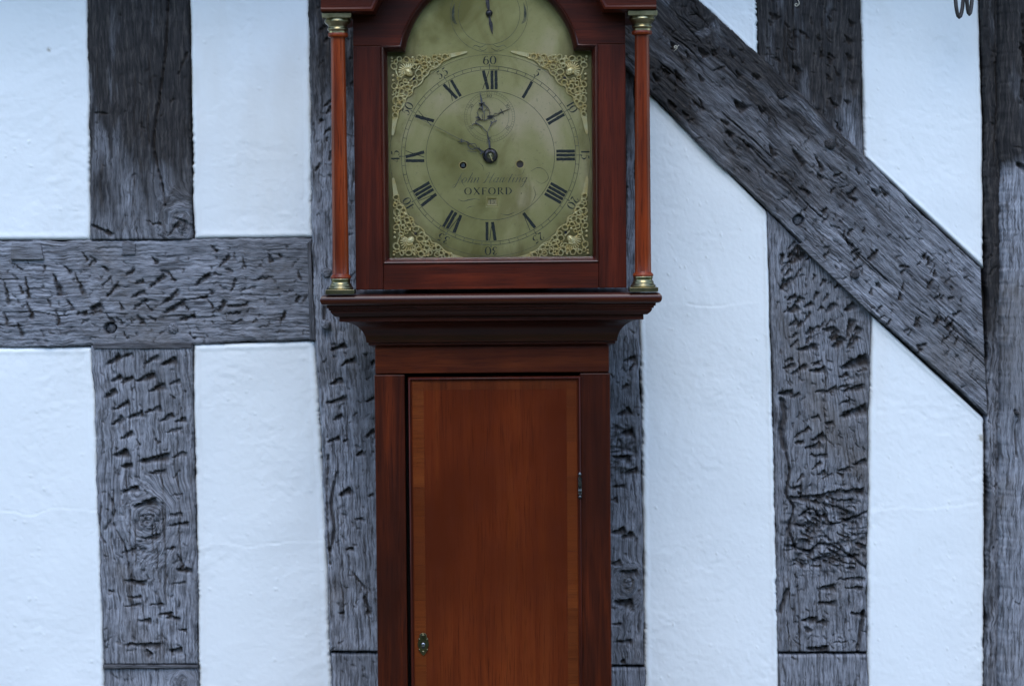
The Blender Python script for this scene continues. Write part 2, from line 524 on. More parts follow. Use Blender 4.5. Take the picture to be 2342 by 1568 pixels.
def mark_field(px, py, marks, cut, gain=1.0):
    """axe cuts: a steep lip on one side that slopes out again on the other; px, py in tracing units; returns depth in metres."""
    H = np.zeros_like(px)
    for x1, y1, x2, y2, w_ in marks:
        L = math.hypot(x2 - x1, y2 - y1) or 1
        tx, ty = (x2 - x1) / L, (y2 - y1) / L
        nx, ny = -ty, tx
        if (abs(tx) > abs(ty) and ny < 0) or (abs(tx) <= abs(ty) and nx < 0):
            nx, ny = -nx, -ny
        m_ = (px > min(x1, x2) - w_ - 4) & (px < max(x1, x2) + w_ + 4) & (py > min(y1, y2) - w_ - 4) & (py < max(y1, y2) + w_ + 4)
        if not m_.any():
            continue
        X = px[m_]; Y = py[m_]
        jit = 5.0 * vn(X * 0.12, Y * 0.12, int(x1 + y1) & 255) + 3.2 * vn(X * 0.35, Y * 0.35, int(x1) & 255)
        s = ((X - x1) * tx + (Y - y1) * ty) / L
        d = (X - x1) * nx + (Y - y1) * ny + jit
        ww = w_ * (0.22 + 0.78 * np.clip(s, 0, 1))
        env = sstep(-0.04, 0.18, s) * (1 - sstep(0.86, 1.05, s))
        f = np.where(d < 0, np.clip(1 + d / 1.3, 0, 1), np.clip(1 - d / ww, 0, 1) ** 0.75)
        dep = env * f * (0.0020 + 0.46 * w_ * S) * gain
        H[m_] = np.maximum(H[m_], dep)
        cut[m_] = np.maximum(cut[m_], env * np.clip(f * 2.2 - 0.25, 0, 1) * np.clip(0.82 + 0.8 * vn(X * 0.16, Y * 0.16, int(y1) & 255), 0.3, 1.0))
    return H

def timber(name, A, B, marks=(), knots=(), cracks=(), proud=0.0, seed=1, tar=None, step=2.3, rough=1.0, burr=(), edge=4.5, holes=(), scars=1.0,
           label=None, roundness=0.0, depth=0.09, ncrack=9, edgen=2.2, cutgain=1.0):
    A = np.array(A, float); B = np.array(B, float)
    L = max(np.hypot(*np.diff(A, axis=0).T).sum(), np.hypot(*np.diff(B, axis=0).T).sum())
    nv = int(L / step) + 2
    wid = np.hypot(*(A[0] - B[0])), np.hypot(*(A[-1] - B[-1]))
    nu = int(max(wid) / step) + 2
    a, _ = resample(A, nv); b_, _ = resample(B, nv)
    v = np.linspace(0, 1, nv)[:, None]; u = np.linspace(0, 1, nu)[None, :]
    along = v * L + 0 * u
    # wandering, hand-hewn edges
    dirn = (b_ - a); dirn /= np.hypot(*dirn.T)[:, None]
    ea = edgen * (2.2 * fbm(along[:, 0] / 60, along[:, 0] * 0, seed, 2) + 0.9 * vn(along[:, 0] / 6, along[:, 0] * 0, seed + 5))
    eb = edgen * (2.2 * fbm(along[:, 0] / 60, along[:, 0] * 0, seed + 9, 2) + 0.9 * vn(along[:, 0] / 6, along[:, 0] * 0, seed + 7))
    a = a + dirn * ea[:, None]; b_ = b_ + dirn * eb[:, None]
    px = a[:, None, 0] * (1 - u) + b_[:, None, 0] * u
    py = a[:, None, 1] * (1 - u) + b_[:, None, 1] * u
    wd = np.hypot(*(b_ - a).T)[:, None]
    across = u * wd
    rim = np.minimum(np.minimum(across, wd - across), np.minimum(along, L - along) + 1.0)
    # grain coordinates, bent round the knots
    gu = across.copy(); gv = along.copy()
    H = np.zeros_like(px); cut = np.zeros_like(px); cut2 = np.zeros_like(px)
    H += 0.0030 * rough * fbm(px / 190, py / 190, seed + 1, 3) + 0.0022 * rough * fbm(px / 24, py / 24, seed + 61, 4) - 0.0022 * rough * np.abs(vn(px / 33, py / 33, seed + 62))
    for kx, ky, kr in knots:
        dx = px - kx; dy = py - ky
        r = np.hypot(dx * 1.12, dy * 0.9) + 0.22 * kr * fbm(px / (0.5 * kr), py / (0.5 * kr), seed + 8, 3) + 1e-3
        r = np.maximum(r, 1e-3)
        ang = np.arctan2(dy, dx)
        k = np.exp(-(r / (1.15 * kr)) ** 2)
        gu = gu * (1 - k) + k * (r + 6 * vn(ang * 2, r / 9, seed))
        gv = gv * (1 - k) + k * (kr * ang * 0.5)
        H += 0.0042 * k * np.sin(r / (0.11 * kr) + 3 * fbm(px / 30, py / 30, seed + 3, 2)) * 0.35 + 0.004 * k
        inner = np.exp(-(r / (0.62 * kr)) ** 4)
        rid = np.abs(vn(px / 9, py / 9, seed + 4)) * 2
        rid2 = np.abs(vn(px / 17, py / 13, seed + 6)) * 2
        hole = inner * (np.clip(1 - rid * 5, 0, 1) * 0.6 + np.clip(1 - rid2 * 6, 0, 1))
        H -= 0.0045 * hole; cut[:] = np.maximum(cut, 0.6 * np.clip(hole, 0, 1))
    for bx0, by0, bx1, by1 in burr:
        k = 1 - sstep(0.45, 1.0, np.hypot((px - (bx0 + bx1) / 2) / (bx1 - bx0), (py - (by0 + by1) / 2) / (by1 - by0)) * 2 + 0.5 * fbm(px / 45, py / 45, seed + 10, 3))
        wx = px + 30 * fbm(px / 50, py / 50, seed + 11, 2); wy = py + 18 * fbm(px / 50, py / 50, seed + 12, 2)
        rid = np.abs(vn(wx / 34, wy / 13, seed + 13)) * 2
        rid2 = np.abs(vn(wx / 15, wy / 22, seed + 14)) * 2
        hole = k * np.maximum(np.clip(1 - rid * 2.6, 0, 1), 0.85 * np.clip(1 - rid2 * 3.2, 0, 1)) * np.clip(0.85 + 1.1 * vn(px / 30, py / 22, seed + 16), 0, 1)
        H += k * 0.005 * fbm(wx / 18, wy / 12, seed + 15, 3) - 0.007 * hole
        cut[:] = np.maximum(cut, 0.75 * hole)
    # raised fibres and fine checks along the grain, staggered so that no two line up
    gs = gv + 90 * vn(gu / 2.7, gu * 0, seed + 91) + 40 * vn(gu / 9.1, gu * 0, seed + 92)
    H += 0.0011 * rough * vn(gu / 4.2 + 1.2 * vn(gv / 40, gu / 14, seed), gs / 34, seed + 21)
    H += 0.0008 * rough * fbm(gu / 8, gs / 24, seed + 22, 3)
    ck = np.abs(vn(gu / 11 + 1.0 * vn(gv / 70, gu / 30, seed + 2), gv / 110, seed + 23)) * 2
    msk = sstep(0.05, 0.25, vn(gu / 25, gv / 110, seed + 24))
    cr = np.clip(1 - ck * 11, 0, 1) * msk * 0.6
    H -= 0.0035 * rough * cr; cut[:] = np.maximum(cut, 0.6 * cr)
    rng = random.Random(seed)
    for _ in range(ncrack):
        c0 = rng.uniform(0.08, 0.92); v0 = rng.uniform(0, 1) * L; ln = rng.uniform(60, 620) * rng.random() + 50; wv = rng.uniform(0.8, 2.6)
        cx = c0 * wd + 9 * vn(along / 55, along * 0 + rng.random() * 50, seed + 31) + 0.04 * (along - v0) * rng.uniform(-1, 1)
        g = np.clip(1 - np.abs(across - cx) / wv, 0, 1) * sstep(0, 25, along - v0) * sstep(0, 25, v0 + ln - along)
        g = g * np.clip(0.75 + 1.2 * vn(along / 35, along * 0, seed + 77), 0, 1)
        H -= 0.006 * g; cut[:] = np.maximum(cut, 0.8 * g)
    for pts, wv, dep in cracks:
        q = smooth_pts(pts, 8)
        best = np.full(px.shape, 1e9)
        for (x1, y1), (x2, y2) in zip(q, q[1:]):
            l2 = (x2 - x1) ** 2 + (y2 - y1) ** 2 + 1e-9
            s = np.clip(((px - x1) * (x2 - x1) + (py - y1) * (y2 - y1)) / l2, 0, 1)
            best = np.minimum(best, np.hypot(px - x1 - s * (x2 - x1), py - y1 - s * (y2 - y1)))
        g = np.clip(1.25 - (best + 3 * vn(px / 8, py / 8, seed + 33)) / wv, 0, 1)
        H -= dep * g; cut[:] = np.maximum(cut, 0.75 * g)
    small = []
    for _ in range(int(L * max(wid) / 1500 * scars)):
        i_ = rng.randrange(nv); j_ = rng.uniform(0.06, 0.94)
        x_ = a[i_, 0] * (1 - j_) + b_[i_, 0] * j_; y_ = a[i_, 1] * (1 - j_) + b_[i_, 1] * j_
        an = rng.uniform(0, math.pi); l_ = rng.uniform(5, 15) * (1 + 1.2 * rng.random() ** 3)
        small.append((x_, y_, x_ + l_ * math.cos(an), y_ + l_ * math.sin(an), rng.uniform(2.2, 8.0)))
    H -= 0.75 * mark_field(px, py, small, cut2, cutgain)
    cut[:] = np.maximum(cut, 0.6 * cut2)
    H -= mark_field(px, py, [(x1 + rng.uniform(-2, 2), y1 + rng.uniform(-2, 2), x2, y2, w_ * rng.uniform(1.0, 2.3)) for x1, y1, x2, y2, w_ in marks], cut, cutgain)
    for hx, hy, hr in holes:
        g = 1 - sstep(hr - 1.5, hr + 1.2, np.hypot(px - hx, py - hy) + 4.5 * vn(px / 9, py / 9, seed + 71) + 1.9)
        H -= 0.016 * g
    # soft worn arrises
    e = np.clip(1 - rim / edge, 0, 1)
    H -= 0.007 * e * e * (1 + 0.8 * vn(along / 14, across / 14, seed + 41))
    if roundness:
        H -= roundness * (2 * u - 1) ** 4
    tr = np.zeros_like(px) if tar is None else np.clip(tar(px, py) + 0.9 * fbm(gu / 30, gv / 130, seed + 51, 4) + 0.35 * vn(gu / 5, gv / 60, seed + 52), 0, 1)
    P = W(pad(px), pad(py), YW)
    Yp = YW - proud - H
    o = grid_mesh(name, 'oak', wall, P[..., 0], P[..., 2], pad(Yp, YW + depth),
                  (pad(gu) * S + seed * 1.37, pad(gv) * S + seed * 0.71), {'tar': pad(tr), 'cut': pad(cut)})
    if label:
        o['label'] = label
    return o

def zm(lst, x0, y0, k):
    return [(x0 + k * a, y0 + k * b_, x0 + k * c_, y0 + k * d_, k * w_) for a, b_, c_, d_, w_ in lst]

def rand_marks(rng, n, box_, ang, ln=(22, 45), w_=(6, 12)):
    out = []
    for _ in range(n):
        x = rng.uniform(box_[0], box_[2]); y = rng.uniform(box_[1], box_[3]); l = rng.uniform(*ln); a = R_(rng.gauss(ang, 10))
        out.append((x, y, x + l * math.cos(a), y + l * math.sin(a), rng.uniform(*w_)))
    return out

P1L = zm([(465,165,520,110,18),(520,135,580,105,18),(625,160,695,115,24),(705,165,770,125,20),(485,240,525,200,22),(525,240,580,205,20),
 (590,230,680,195,24),(645,275,720,240,22),(735,250,790,225,18),(450,305,505,265,22),(485,360,565,315,20),(550,390,625,360,22),(630,375,705,340,26),
 (480,425,535,380,26),(695,405,760,372,20),(765,410,812,388,22),(520,485,582,450,24),(725,460,800,435,16),(495,555,557,525,24),(600,590,745,545,22),
 (745,565,818,540,24),(525,605,580,590,24),(645,635,728,620,14),(527,715,607,685,20),(575,775,685,740,28),(750,735,805,720,12),(730,865,830,850,18),
 (620,920,705,900,14),(525,990,600,962,16),(725,975,770,955,14),(540,1110,645,1105,16),(765,1060,842,1050,14),(745,1120,815,1112,14),
 (530,1215,622,1205,12),(555,1180,625,1175,14),(650,1212,722,1205,12),(690,1250,757,1243,16),(725,1270,792,1265,12),(600,1280,665,1275,14),
 (780,1325,820,1318,14),(540,1385,715,1380,14),(740,1410,800,1400,20),(470,1155,500,1145,10),(640,1400,670,1430,18),(740,815,800,808,14),
 (770,985,800,1060,12),(750,660,790,620,8),(590,490,610,520,8),(680,480,695,510,8),(745,290,770,310,8)], 0, 749.4, .5223)
RAILM = zm([(25,370,60,560,26),(25,600,45,710,30),(180,345,200,520,30),(185,520,230,670,30),(140,400,150,480,20),(375,310,430,500,32),(300,320,330,260,20),
 (460,260,520,330,22),(535,310,610,490,26),(405,590,425,710,28),(480,515,530,600,18),(120,680,155,800,22),(345,490,370,570,20),(640,270,700,215,24),
 (745,265,780,320,20),(765,500,860,395,32),(740,430,810,330,24),(660,580,730,530,40),(870,530,900,600,18),(920,340,990,285,22),(960,500,1060,440,24),
 (985,400,1050,365,30),(1085,440,1200,320,26),(1170,300,1250,320,18),(1105,205,1150,260,18),(1240,320,1275,390,18),(1170,555,1310,435,28),
 (960,590,1070,500,26),(1060,530,1110,610,20),(1180,620,1350,510,28),(1340,560,1380,600,18),(1320,670,1430,615,24),(1000,620,1040,680,24),
 (1080,640,1150,660,26),(550,620,640,595,22),(640,620,750,580,26),(770,610,850,680,26),(590,690,650,650,20),(1420,415,1530,310,28),
 (1530,325,1630,325,14),(1550,110,1580,175,26),(1600,280,1680,180,26),(1640,290,1715,300,20),(1780,190,1800,290,24),(1960,170,1975,250,22),
 (2040,170,2060,210,14),(1440,510,1530,480,18),(1500,470,1560,590,20),(1530,430,1560,480,18),(1600,600,1640,510,26),(1640,560,1830,540,24),
 (1690,470,1720,360,26),(1740,450,1880,410,18),(1850,370,2010,345,16),(2185,300,2205,380,16),(1660,620,1770,600,20),(1690,690,1780,655,18),
 (1850,680,1880,650,14),(1890,720,2010,690,14),(2055,700,2085,590,20),(2160,540,2190,480,18),(2130,460,2150,440,12),(900,750,950,800,18),
 (1390,750,1440,800,16),(1020,690,1060,670,18),(870,660,900,700,16),(600,160,635,240,22),(110,250,160,310,14)], 0, 524.6, .312)
P4L = zm([(800,165,880,130,20),(845,250,920,230,18),(980,235,1090,175,40),(770,270,840,215,20),(720,350,780,325,22),(990,340,1080,300,34),(980,440,1090,385,36),
 (860,450,890,430,12),(820,500,850,480,22),(860,540,910,505,26),(845,570,900,545,18),(850,600,930,600,16),(880,685,920,665,14),(970,670,1020,650,16),
 (1030,640,1090,615,20),(770,740,820,725,14),(760,780,860,770,18),(860,775,990,745,22),(980,750,1085,740,24),(890,1160,960,1140,20),
 (960,1125,1085,1115,20),(1000,1160,1080,1155,14),(880,1225,965,1212,18),(815,1290,885,1275,18),(880,1298,925,1294,12),(1020,1270,1085,1255,18),
 (835,1410,935,1400,20),(940,1385,1015,1380,8),(835,1320,845,1350,16),(1000,120,1020,30,24),(900,80,960,60,18),(760,60,800,30,18)], 1386.5, 712, .546)
P3M = zm([(70,205,120,185,16),(40,435,95,400,24),(20,490,45,475,16),(60,510,110,490,24),(20,610,100,600,30),(70,680,130,650,18),(25,740,80,720,18),
 (20,790,45,780,14),(20,925,75,900,26),(60,945,110,920,22),(15,1055,60,1040,22),(50,1090,130,1080,34),(30,1215,110,1205,26),(20,1310,65,1303,18),
 (35,1378,110,1372,18),(55,1465,80,1460,14),(90,250,120,210,10),(60,330,90,300,10)], 1386.5, 712, .546)
P2M = zm([(1450,100,1510,60,18),(1490,160,1555,125,20),(1440,245,1500,215,18),(1430,335,1520,295,18),(1455,400,1500,375,16),(1430,500,1485,470,18),
 (1600,325,1640,295,16),(1605,475,1640,440,20),(1560,560,1590,535,14),(1480,735,1535,695,20),(1620,160,1640,140,20),(1515,970,1550,960,10),
 (1480,1250,1510,1240,12),(1500,500,1520,480,18),(1560,840,1600,830,16),(1610,740,1640,725,16),(1540,1060,1600,1150,14),(1590,1160,1610,1260,16)], 0, 749.4, .5223)
BRM = zm([(245,300,290,340,26),(305,320,325,380,22),(350,230,370,280,26),(415,220,440,270,30),(480,230,490,260,14),(550,230,575,270,20),(290,190,300,230,20),
 (420,340,430,380,16),(480,330,540,300,16),(590,320,600,360,14),(580,460,615,520,26),(390,460,440,500,24),(420,450,435,510,14),(280,460,320,490,20),
 (520,545,550,580,22),(680,490,710,525,20),(740,660,760,720,22),(840,680,880,740,26),(860,720,890,760,20),(945,700,980,790,26),(960,790,990,810,18),
 (750,790,770,820,16),(1130,770,1150,800,16),(1090,880,1130,930,22),(1200,860,1230,900,22),(870,850,930,880,16),(1240,850,1270,900,18),
 (1090,1090,1130,1120,18),(660,340,690,370,18),(620,640,660,670,20),(540,600,560,630,16),(350,500,375,530,20),(210,330,225,380,20)], 1386.5, 0, .50186)
rng = random.Random(3)
# cross checks that break the lower half of the brace into blocks: short cuts across and along its grain
for _ in range(64):
    s = rng.uniform(0.50, 0.97); o_ = rng.uniform(-88, 100)
    x = 1520 + s * 690 - o_ * 0.70; y = 95 + s * 690 + o_ * 0.70
    l = rng.uniform(12, 30); an = R_(136 + rng.gauss(0, 20))
    BRM.append((x, y, x + l * math.cos(an), y + l * math.sin(an), rng.uniform(4, 9)))

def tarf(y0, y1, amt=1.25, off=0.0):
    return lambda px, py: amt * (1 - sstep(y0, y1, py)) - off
HIGH = -330

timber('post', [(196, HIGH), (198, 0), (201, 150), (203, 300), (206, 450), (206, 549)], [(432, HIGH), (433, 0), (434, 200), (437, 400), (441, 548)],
       seed=11, tar=tarf(170, 640, 1.25, 0.08), scars=0.25, rough=0.7, ncrack=8,
       marks=[(206, 513, 262, 534, 8), (330, 505, 372, 514, 5), (213, 259, 247, 258, 4), (380, 540, 410, 505, 9)], knots=[(415, 512, 40)],
       cracks=[([(385, 0), (378, 120), (362, 240), (352, 330), (372, 430), (378, 470)], 2.6, 0.007), ([(428, 120), (408, 170)], 2.2, 0.004)])
timber('rail', [(-520, 552), (0, 551), (200, 550), (450, 548), (713, 544)], [(-520, 800), (0, 795), (300, 791), (440, 787), (600, 782), (719, 776)],
       marks=RAILM + rand_marks(rng, 40, (-500, 590, -30, 770), 60), seed=23, tar=lambda x, y: -0.35 + 0 * x, knots=[], edge=5, ncrack=14, holes=[(253, 751, 15)])
timber('post', [(207, 790), (215, 900), (220, 1100), (228, 1300), (234, 1480), (236, 1519)], [(440, 788), (443, 1000), (447, 1200), (450, 1400), (453, 1519)],
       marks=P1L, seed=37, knots=[(342, 1190, 62)], tar=lambda x, y: -0.4 + 0 * x, ncrack=16, proud=0.001,
       cracks=[([(250, 1130), (262, 1170), (240, 1210)], 3, 0.004), ([(260, 1120), (258, 1190), (285, 1250), (300, 1330)], 2.2, 0.004), ([(232, 1150), (228, 1215), (240, 1240)], 2.5, 0.004)])
timber('repair_block', [(236, 1525), (240, 1700), (244, 2350)], [(453, 1525), (456, 1700), (462, 2350)], seed=41, tar=lambda x, y: -0.45 + 0 * x, rough=0.6, step=3.2,
       knots=[(418, 1560, 22)])
timber('post', [(704, HIGH), (706, 0), (710, 300), (715, 600), (720, 800), (735, 1000), (745, 1200), (750, 1400), (756, 1488)],
       [(930, HIGH), (930, 0), (932, 600), (945, 1000), (960, 1488)], marks=P2M + rand_marks(rng, 10, (722, 40, 750, 500), -60, (14, 30), (4, 8)), seed=53,
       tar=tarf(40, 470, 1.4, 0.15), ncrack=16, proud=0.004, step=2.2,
       cracks=[([(752, 660), (744, 700), (742, 730)], 3.5, 0.006), ([(770, 1080), (758, 1150), (766, 1210), (755, 1260)], 3.2, 0.006), ([(752, 1040), (748, 1150), (756, 1290)], 2.2, 0.004)])
timber('repair_block', [(757, 1494), (760, 1700), (764, 2350)], [(960, 1494), (966, 2350)], seed=59, tar=lambda x, y: -0.6 + 0 * x, rough=0.6, step=3.2)
timber('post', [(1250, HIGH), (1250, 600), (1262, 1200), (1268, 1521)], [(1448, HIGH), (1452, 300), (1460, 700), (1468, 1000), (1473, 1300), (1475, 1521)],
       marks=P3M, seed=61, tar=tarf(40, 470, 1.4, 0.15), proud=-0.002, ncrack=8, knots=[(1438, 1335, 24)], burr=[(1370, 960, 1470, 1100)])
timber('repair_block', [(1268, 1527), (1270, 2350)], [(1476, 1527), (1480, 2350)], seed=67, tar=lambda x, y: -0.6 + 0 * x, rough=0.6, step=3.2)
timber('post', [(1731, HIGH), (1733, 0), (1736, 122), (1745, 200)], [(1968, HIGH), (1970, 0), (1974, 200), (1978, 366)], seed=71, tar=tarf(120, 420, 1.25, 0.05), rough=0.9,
       marks=rand_marks(rng, 26, (1750, 20, 1950, 300), 62, (14, 30), (5, 9)), ncrack=14, proud=-0.006)
timber('brace', [(1190, -395), (1595, 0), (1640, 38), (1735, 125), (1800, 188), (1970, 352), (2100, 482), (2242, 614)],
       [(1050, -198), (1440, 170), (1490, 217), (1600, 330), (1755, 480), (1990, 712), (2130, 834), (2258, 950)],
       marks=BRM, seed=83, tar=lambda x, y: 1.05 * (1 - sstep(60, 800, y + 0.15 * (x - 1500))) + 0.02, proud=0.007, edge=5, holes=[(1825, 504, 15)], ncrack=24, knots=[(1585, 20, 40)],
       cracks=[([(1826, 560), (1880, 610), (1930, 655)], 2.2, 0.004)])
timber('post', [(1755, 482), (1762, 700), (1768, 900), (1772, 1100), (1775, 1300), (1781, 1491)], [(1996, 718), (1992, 800), (1988, 1000), (1985, 1250), (1985, 1491)],
       marks=P4L + rand_marks(rng, 60, (1775, 560, 1960, 800), -58, (16, 34), (6, 13)) + rand_marks(rng, 55, (1810, 1125, 1960, 1300), 12, (14, 46), (4, 8)) + rand_marks(rng, 22, (1790, 820, 1960, 1110), -22, (16, 36), (5, 9)), seed=97, tar=lambda x, y: -0.42 + 0 * x, proud=-0.003, burr=[(1770, 1085, 2040, 1340)], ncrack=16,
       cracks=[([(1789, 915), (1795, 950), (1787, 985), (1793, 1025)], 7, 0.010), ([(1797, 1030), (1806, 1080), (1799, 1130), (1815, 1160), (1806, 1210), (1822, 1258)], 3.2, 0.008), ([(1830, 1180), (1860, 1165), (1890, 1200), (1940, 1190), (1984, 1170)], 3.0, 0.007),
               ([(1812, 1250), (1850, 1262), (1880, 1244), (1930, 1262), (1985, 1302)], 3.6, 0.007), ([(1800, 1350), (1785, 1400)], 5, 0.008), ([(1975, 1400), (1962, 1490)], 5, 0.008)])
timber('repair_block', [(1779, 1497), (1780, 2350)], [(1985, 1497), (1988, 2350)], seed=101, tar=lambda x, y: -0.7 + 0 * x, rough=0.55, step=3.2,
       marks=[(1812, 1499, 1815, 1510, 5), (1914, 1499, 1917, 1515, 5)])
timber('door_post', [(2240, HIGH), (2242, 0), (2250, 300), (2256, 600), (2256, 950), (2258, 1200), (2252, 1568), (2252, 2350)],
       [(2290, HIGH), (2290, 0), (2296, 300), (2300, 600), (2300, 950), (2296, 1568), (2296, 2350)], seed=113, proud=0.006,
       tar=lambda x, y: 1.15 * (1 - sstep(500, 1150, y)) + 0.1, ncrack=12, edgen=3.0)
timber('corner_post', [(2272, HIGH), (2276, 0), (2280, 300), (2284, 420), (2282, 900), (2280, 1568), (2280, 2350)],
       [(2640, HIGH), (2640, 0), (2640, 420), (2640, 900), (2640, 1568), (2640, 2350)], seed=127, proud=0.045, edge=26, roundness=0.02, depth=0.12,
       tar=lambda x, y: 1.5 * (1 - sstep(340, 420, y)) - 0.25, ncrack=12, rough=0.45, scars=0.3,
       marks=[(2310, 375, 2345, 385, 26), (2318, 100, 2335, 170, 12), (2325, 220, 2350, 330, 14)],
       cracks=[([(2310, 935), (2316, 955), (2310, 975), (2313, 1040)], 2.6, 0.005), ([(2324, 40), (2330, 130), (2322, 240)], 3.0, 0.006)])

# ---- plaster infill panels
def panel(A, B, seed, crack=None, step=3.2, rough=1.0, soil=None):
    A = np.array(A, float); B = np.array(B, float)
    L = max(np.hypot(*np.diff(A, axis=0).T).sum(), np.hypot(*np.diff(B, axis=0).T).sum())
    nv = int(L / step) + 2
    nu = int(max(np.hypot(*(A[0] - B[0])), np.hypot(*(A[-1] - B[-1]))) / step) + 2
    a, la = resample(A, nv); b_, lb = resample(B, nv)
    along = np.linspace(0, 1, nv)[:, None] * L
    dirn = b_ - a; dirn /= np.maximum(np.hypot(*dirn.T), 1e-6)[:, None]
    s1 = along[:, 0]
    a = a + dirn * (-2.6 + 2.0 * fbm(s1 / 40, s1 * 0, seed, 3) + (6.0 * np.abs(vn(s1 / 9, s1 * 0, seed + 1)) + 3.0 * vn(s1 / 5, s1 * 0, seed + 21)) * np.clip(0.45 + 1.6 * vn(s1 / 80, s1 * 0, seed + 25), 0.08, 1.3))[:, None]
    b_ = b_ + dirn * (2.6 + 2.0 * fbm(s1 / 40, s1 * 0, seed + 2, 3) - (6.0 * np.abs(vn(s1 / 9, s1 * 0, seed + 3)) + 3.0 * vn(s1 / 5, s1 * 0, seed + 22)) * np.clip(0.45 + 1.6 * vn(s1 / 80, s1 * 0, seed + 26), 0.08, 1.3))[:, None]
    u = np.linspace(0, 1, nu)[None, :]
    px = a[:, None, 0] * (1 - u) + b_[:, None, 0] * u
    py = a[:, None, 1] * (1 - u) + b_[:, None, 1] * u
    wd = np.hypot(*(b_ - a).T)[:, None]
    rim = np.minimum(np.minimum(u * wd, (1 - u) * wd), np.minimum(along, L - along) + 0.5)
    H = 0.0026 * rough * fbm(px / 150, py / 150, seed + 4, 2)
    # arcs of the float, pits and blobs of lime
    wx = px + 22 * fbm(px / 60, py / 60, seed + 5, 2); wy = py + 22 * fbm(px / 60, py / 60, seed + 6, 2)
    H += 0.00042 * rough * fbm(wx / 16, wy / 12, seed + 7, 4) * (0.4 + 1.2 * sstep(-0.2, 0.35, vn(px / 90, py / 90, seed + 18)))
    H += 0.0003 * rough * fbm(px / 6, py / 6, seed + 8, 2)
    arc = np.sin(np.hypot(px - 330 - 97 * seed % 300, py - 900) / 6.5 + 4 * fbm(px / 80, py / 80, seed + 9, 2))
    H += 0.00020 * arc * sstep(0.05, 0.4, vn(px / 70, py / 70, seed + 10))
    sp = vn(px / 5.5, py / 5.5, seed + 12)
    H += 0.0016 * sstep(0.44, 0.5, sp)
    if crack is not None:
        for pts in crack:
            q = np.array(smooth_pts(pts, 6))
            yc = np.interp(px, q[:, 0], q[:, 1]) + 3.5 * fbm(px / 22, px * 0, seed + 13, 3)
            ins = (px > q[0, 0]) & (px < q[-1, 0])
            d = py - yc
            H += ins * (0.00042 * np.exp(-np.clip(d, 0, None) / 14) * (d > 0) - 0.0009 * np.clip(1 - np.abs(d) / 2.6, 0, 1) * sstep(-0.25, 0.15, vn(px / 30, px * 0, seed + 15)))
    e = np.clip(1 - rim / 6.0, 0, 1)
    H -= 0.006 * e ** 2.2
    H += 0.0010 * np.clip(1 - np.abs(rim - 10) / 8, 0, 1)
    so = np.clip(1 - rim / 5.0, 0, 1) * 0.6 * sstep(-0.1, 0.35, vn(px / 40, py / 40, seed + 14)) + 0.22 * np.clip(1 - rim / 26, 0, 1) ** 2 * sstep(0.0, 0.4, vn(px / 30, py / 30, seed + 16))
    if soil is not None:
        for sx, sy, sr in soil:
            so = np.maximum(so, np.clip(1.2 - np.hypot(px - sx, (py - sy)) / sr + vn(px / 4, py / 4, seed), 0, 0.8))
    P = W(pad(px), pad(py), YW)
    return grid_mesh('plaster_panel', 'plaster', wall, P[..., 0], P[..., 2], pad(YW + 0.004 - H, YW + 0.03), None, {'soil': pad(so)})

panel([(-520, HIGH), (-520, 549)], [(194, HIGH), (198, 0), (204, 300), (206, 549)], 5, soil=[(110, 114, 5)])
panel([(435, HIGH), (436, 0), (440, 300), (444, 546)], [(702, HIGH), (706, 0), (711, 300), (714, 543)], 6)
panel([(-520, 798), (-520, 2350)], [(206, 794), (216, 900), (221, 1100), (229, 1300), (236, 1520), (244, 2350)], 7,
      crack=[[(-300, 1180), (0, 1168), (60, 1178), (130, 1164), (225, 1168)]])
panel([(444, 788), (446, 1000), (450, 1200), (455, 1520), (464, 2350)], [(719, 780), (733, 1000), (743, 1200), (750, 1400), (757, 1520), (764, 2350)], 8,
      crack=[[(452, 1252), (500, 1243), (570, 1250), (640, 1240), (745, 1238)], [(660, 1100), (680, 1120), (705, 1150)]])
panel([(1458, 186), (1462, 600), (1470, 1000), (1477, 1520), (1482, 2350)], [(1754, 483), (1762, 800), (1771, 1100), (1779, 1490), (1780, 2350)], 9,
      crack=[[(1470, 700), (1560, 693), (1620, 700), (1740, 690)]])
panel([(1240, HIGH), (1598, 2), (1728, 122)], [(1728, HIGH), (1731, 0), (1733, 125)], 10)
panel([(1972, HIGH), (1972, 0), (1976, 200), (1979, 358)], [(2238, HIGH), (2238, 0), (2247, 300), (2250, 612)], 12)
panel([(1996, 722), (1990, 1000), (1987, 1250), (1987, 1500), (1990, 2350)], [(2250, 955), (2252, 1200), (2250, 1568), (2250, 2350)], 13,
      crack=[[(1990, 1170), (2060, 1160), (2130, 1164), (2240, 1150)]], soil=[(2246, 1002, 9)])

# dark core of the wall behind the infill
bm = bmesh.new()
p0 = W(-560, 2360, YW); p1 = W(2620, -350, YW)
box(bm, p0[0], p1[0], YW + 0.028, YW + 0.12, 0.0, p1[2])
obj('wall_core', bm, 'core', wall, smooth=0)

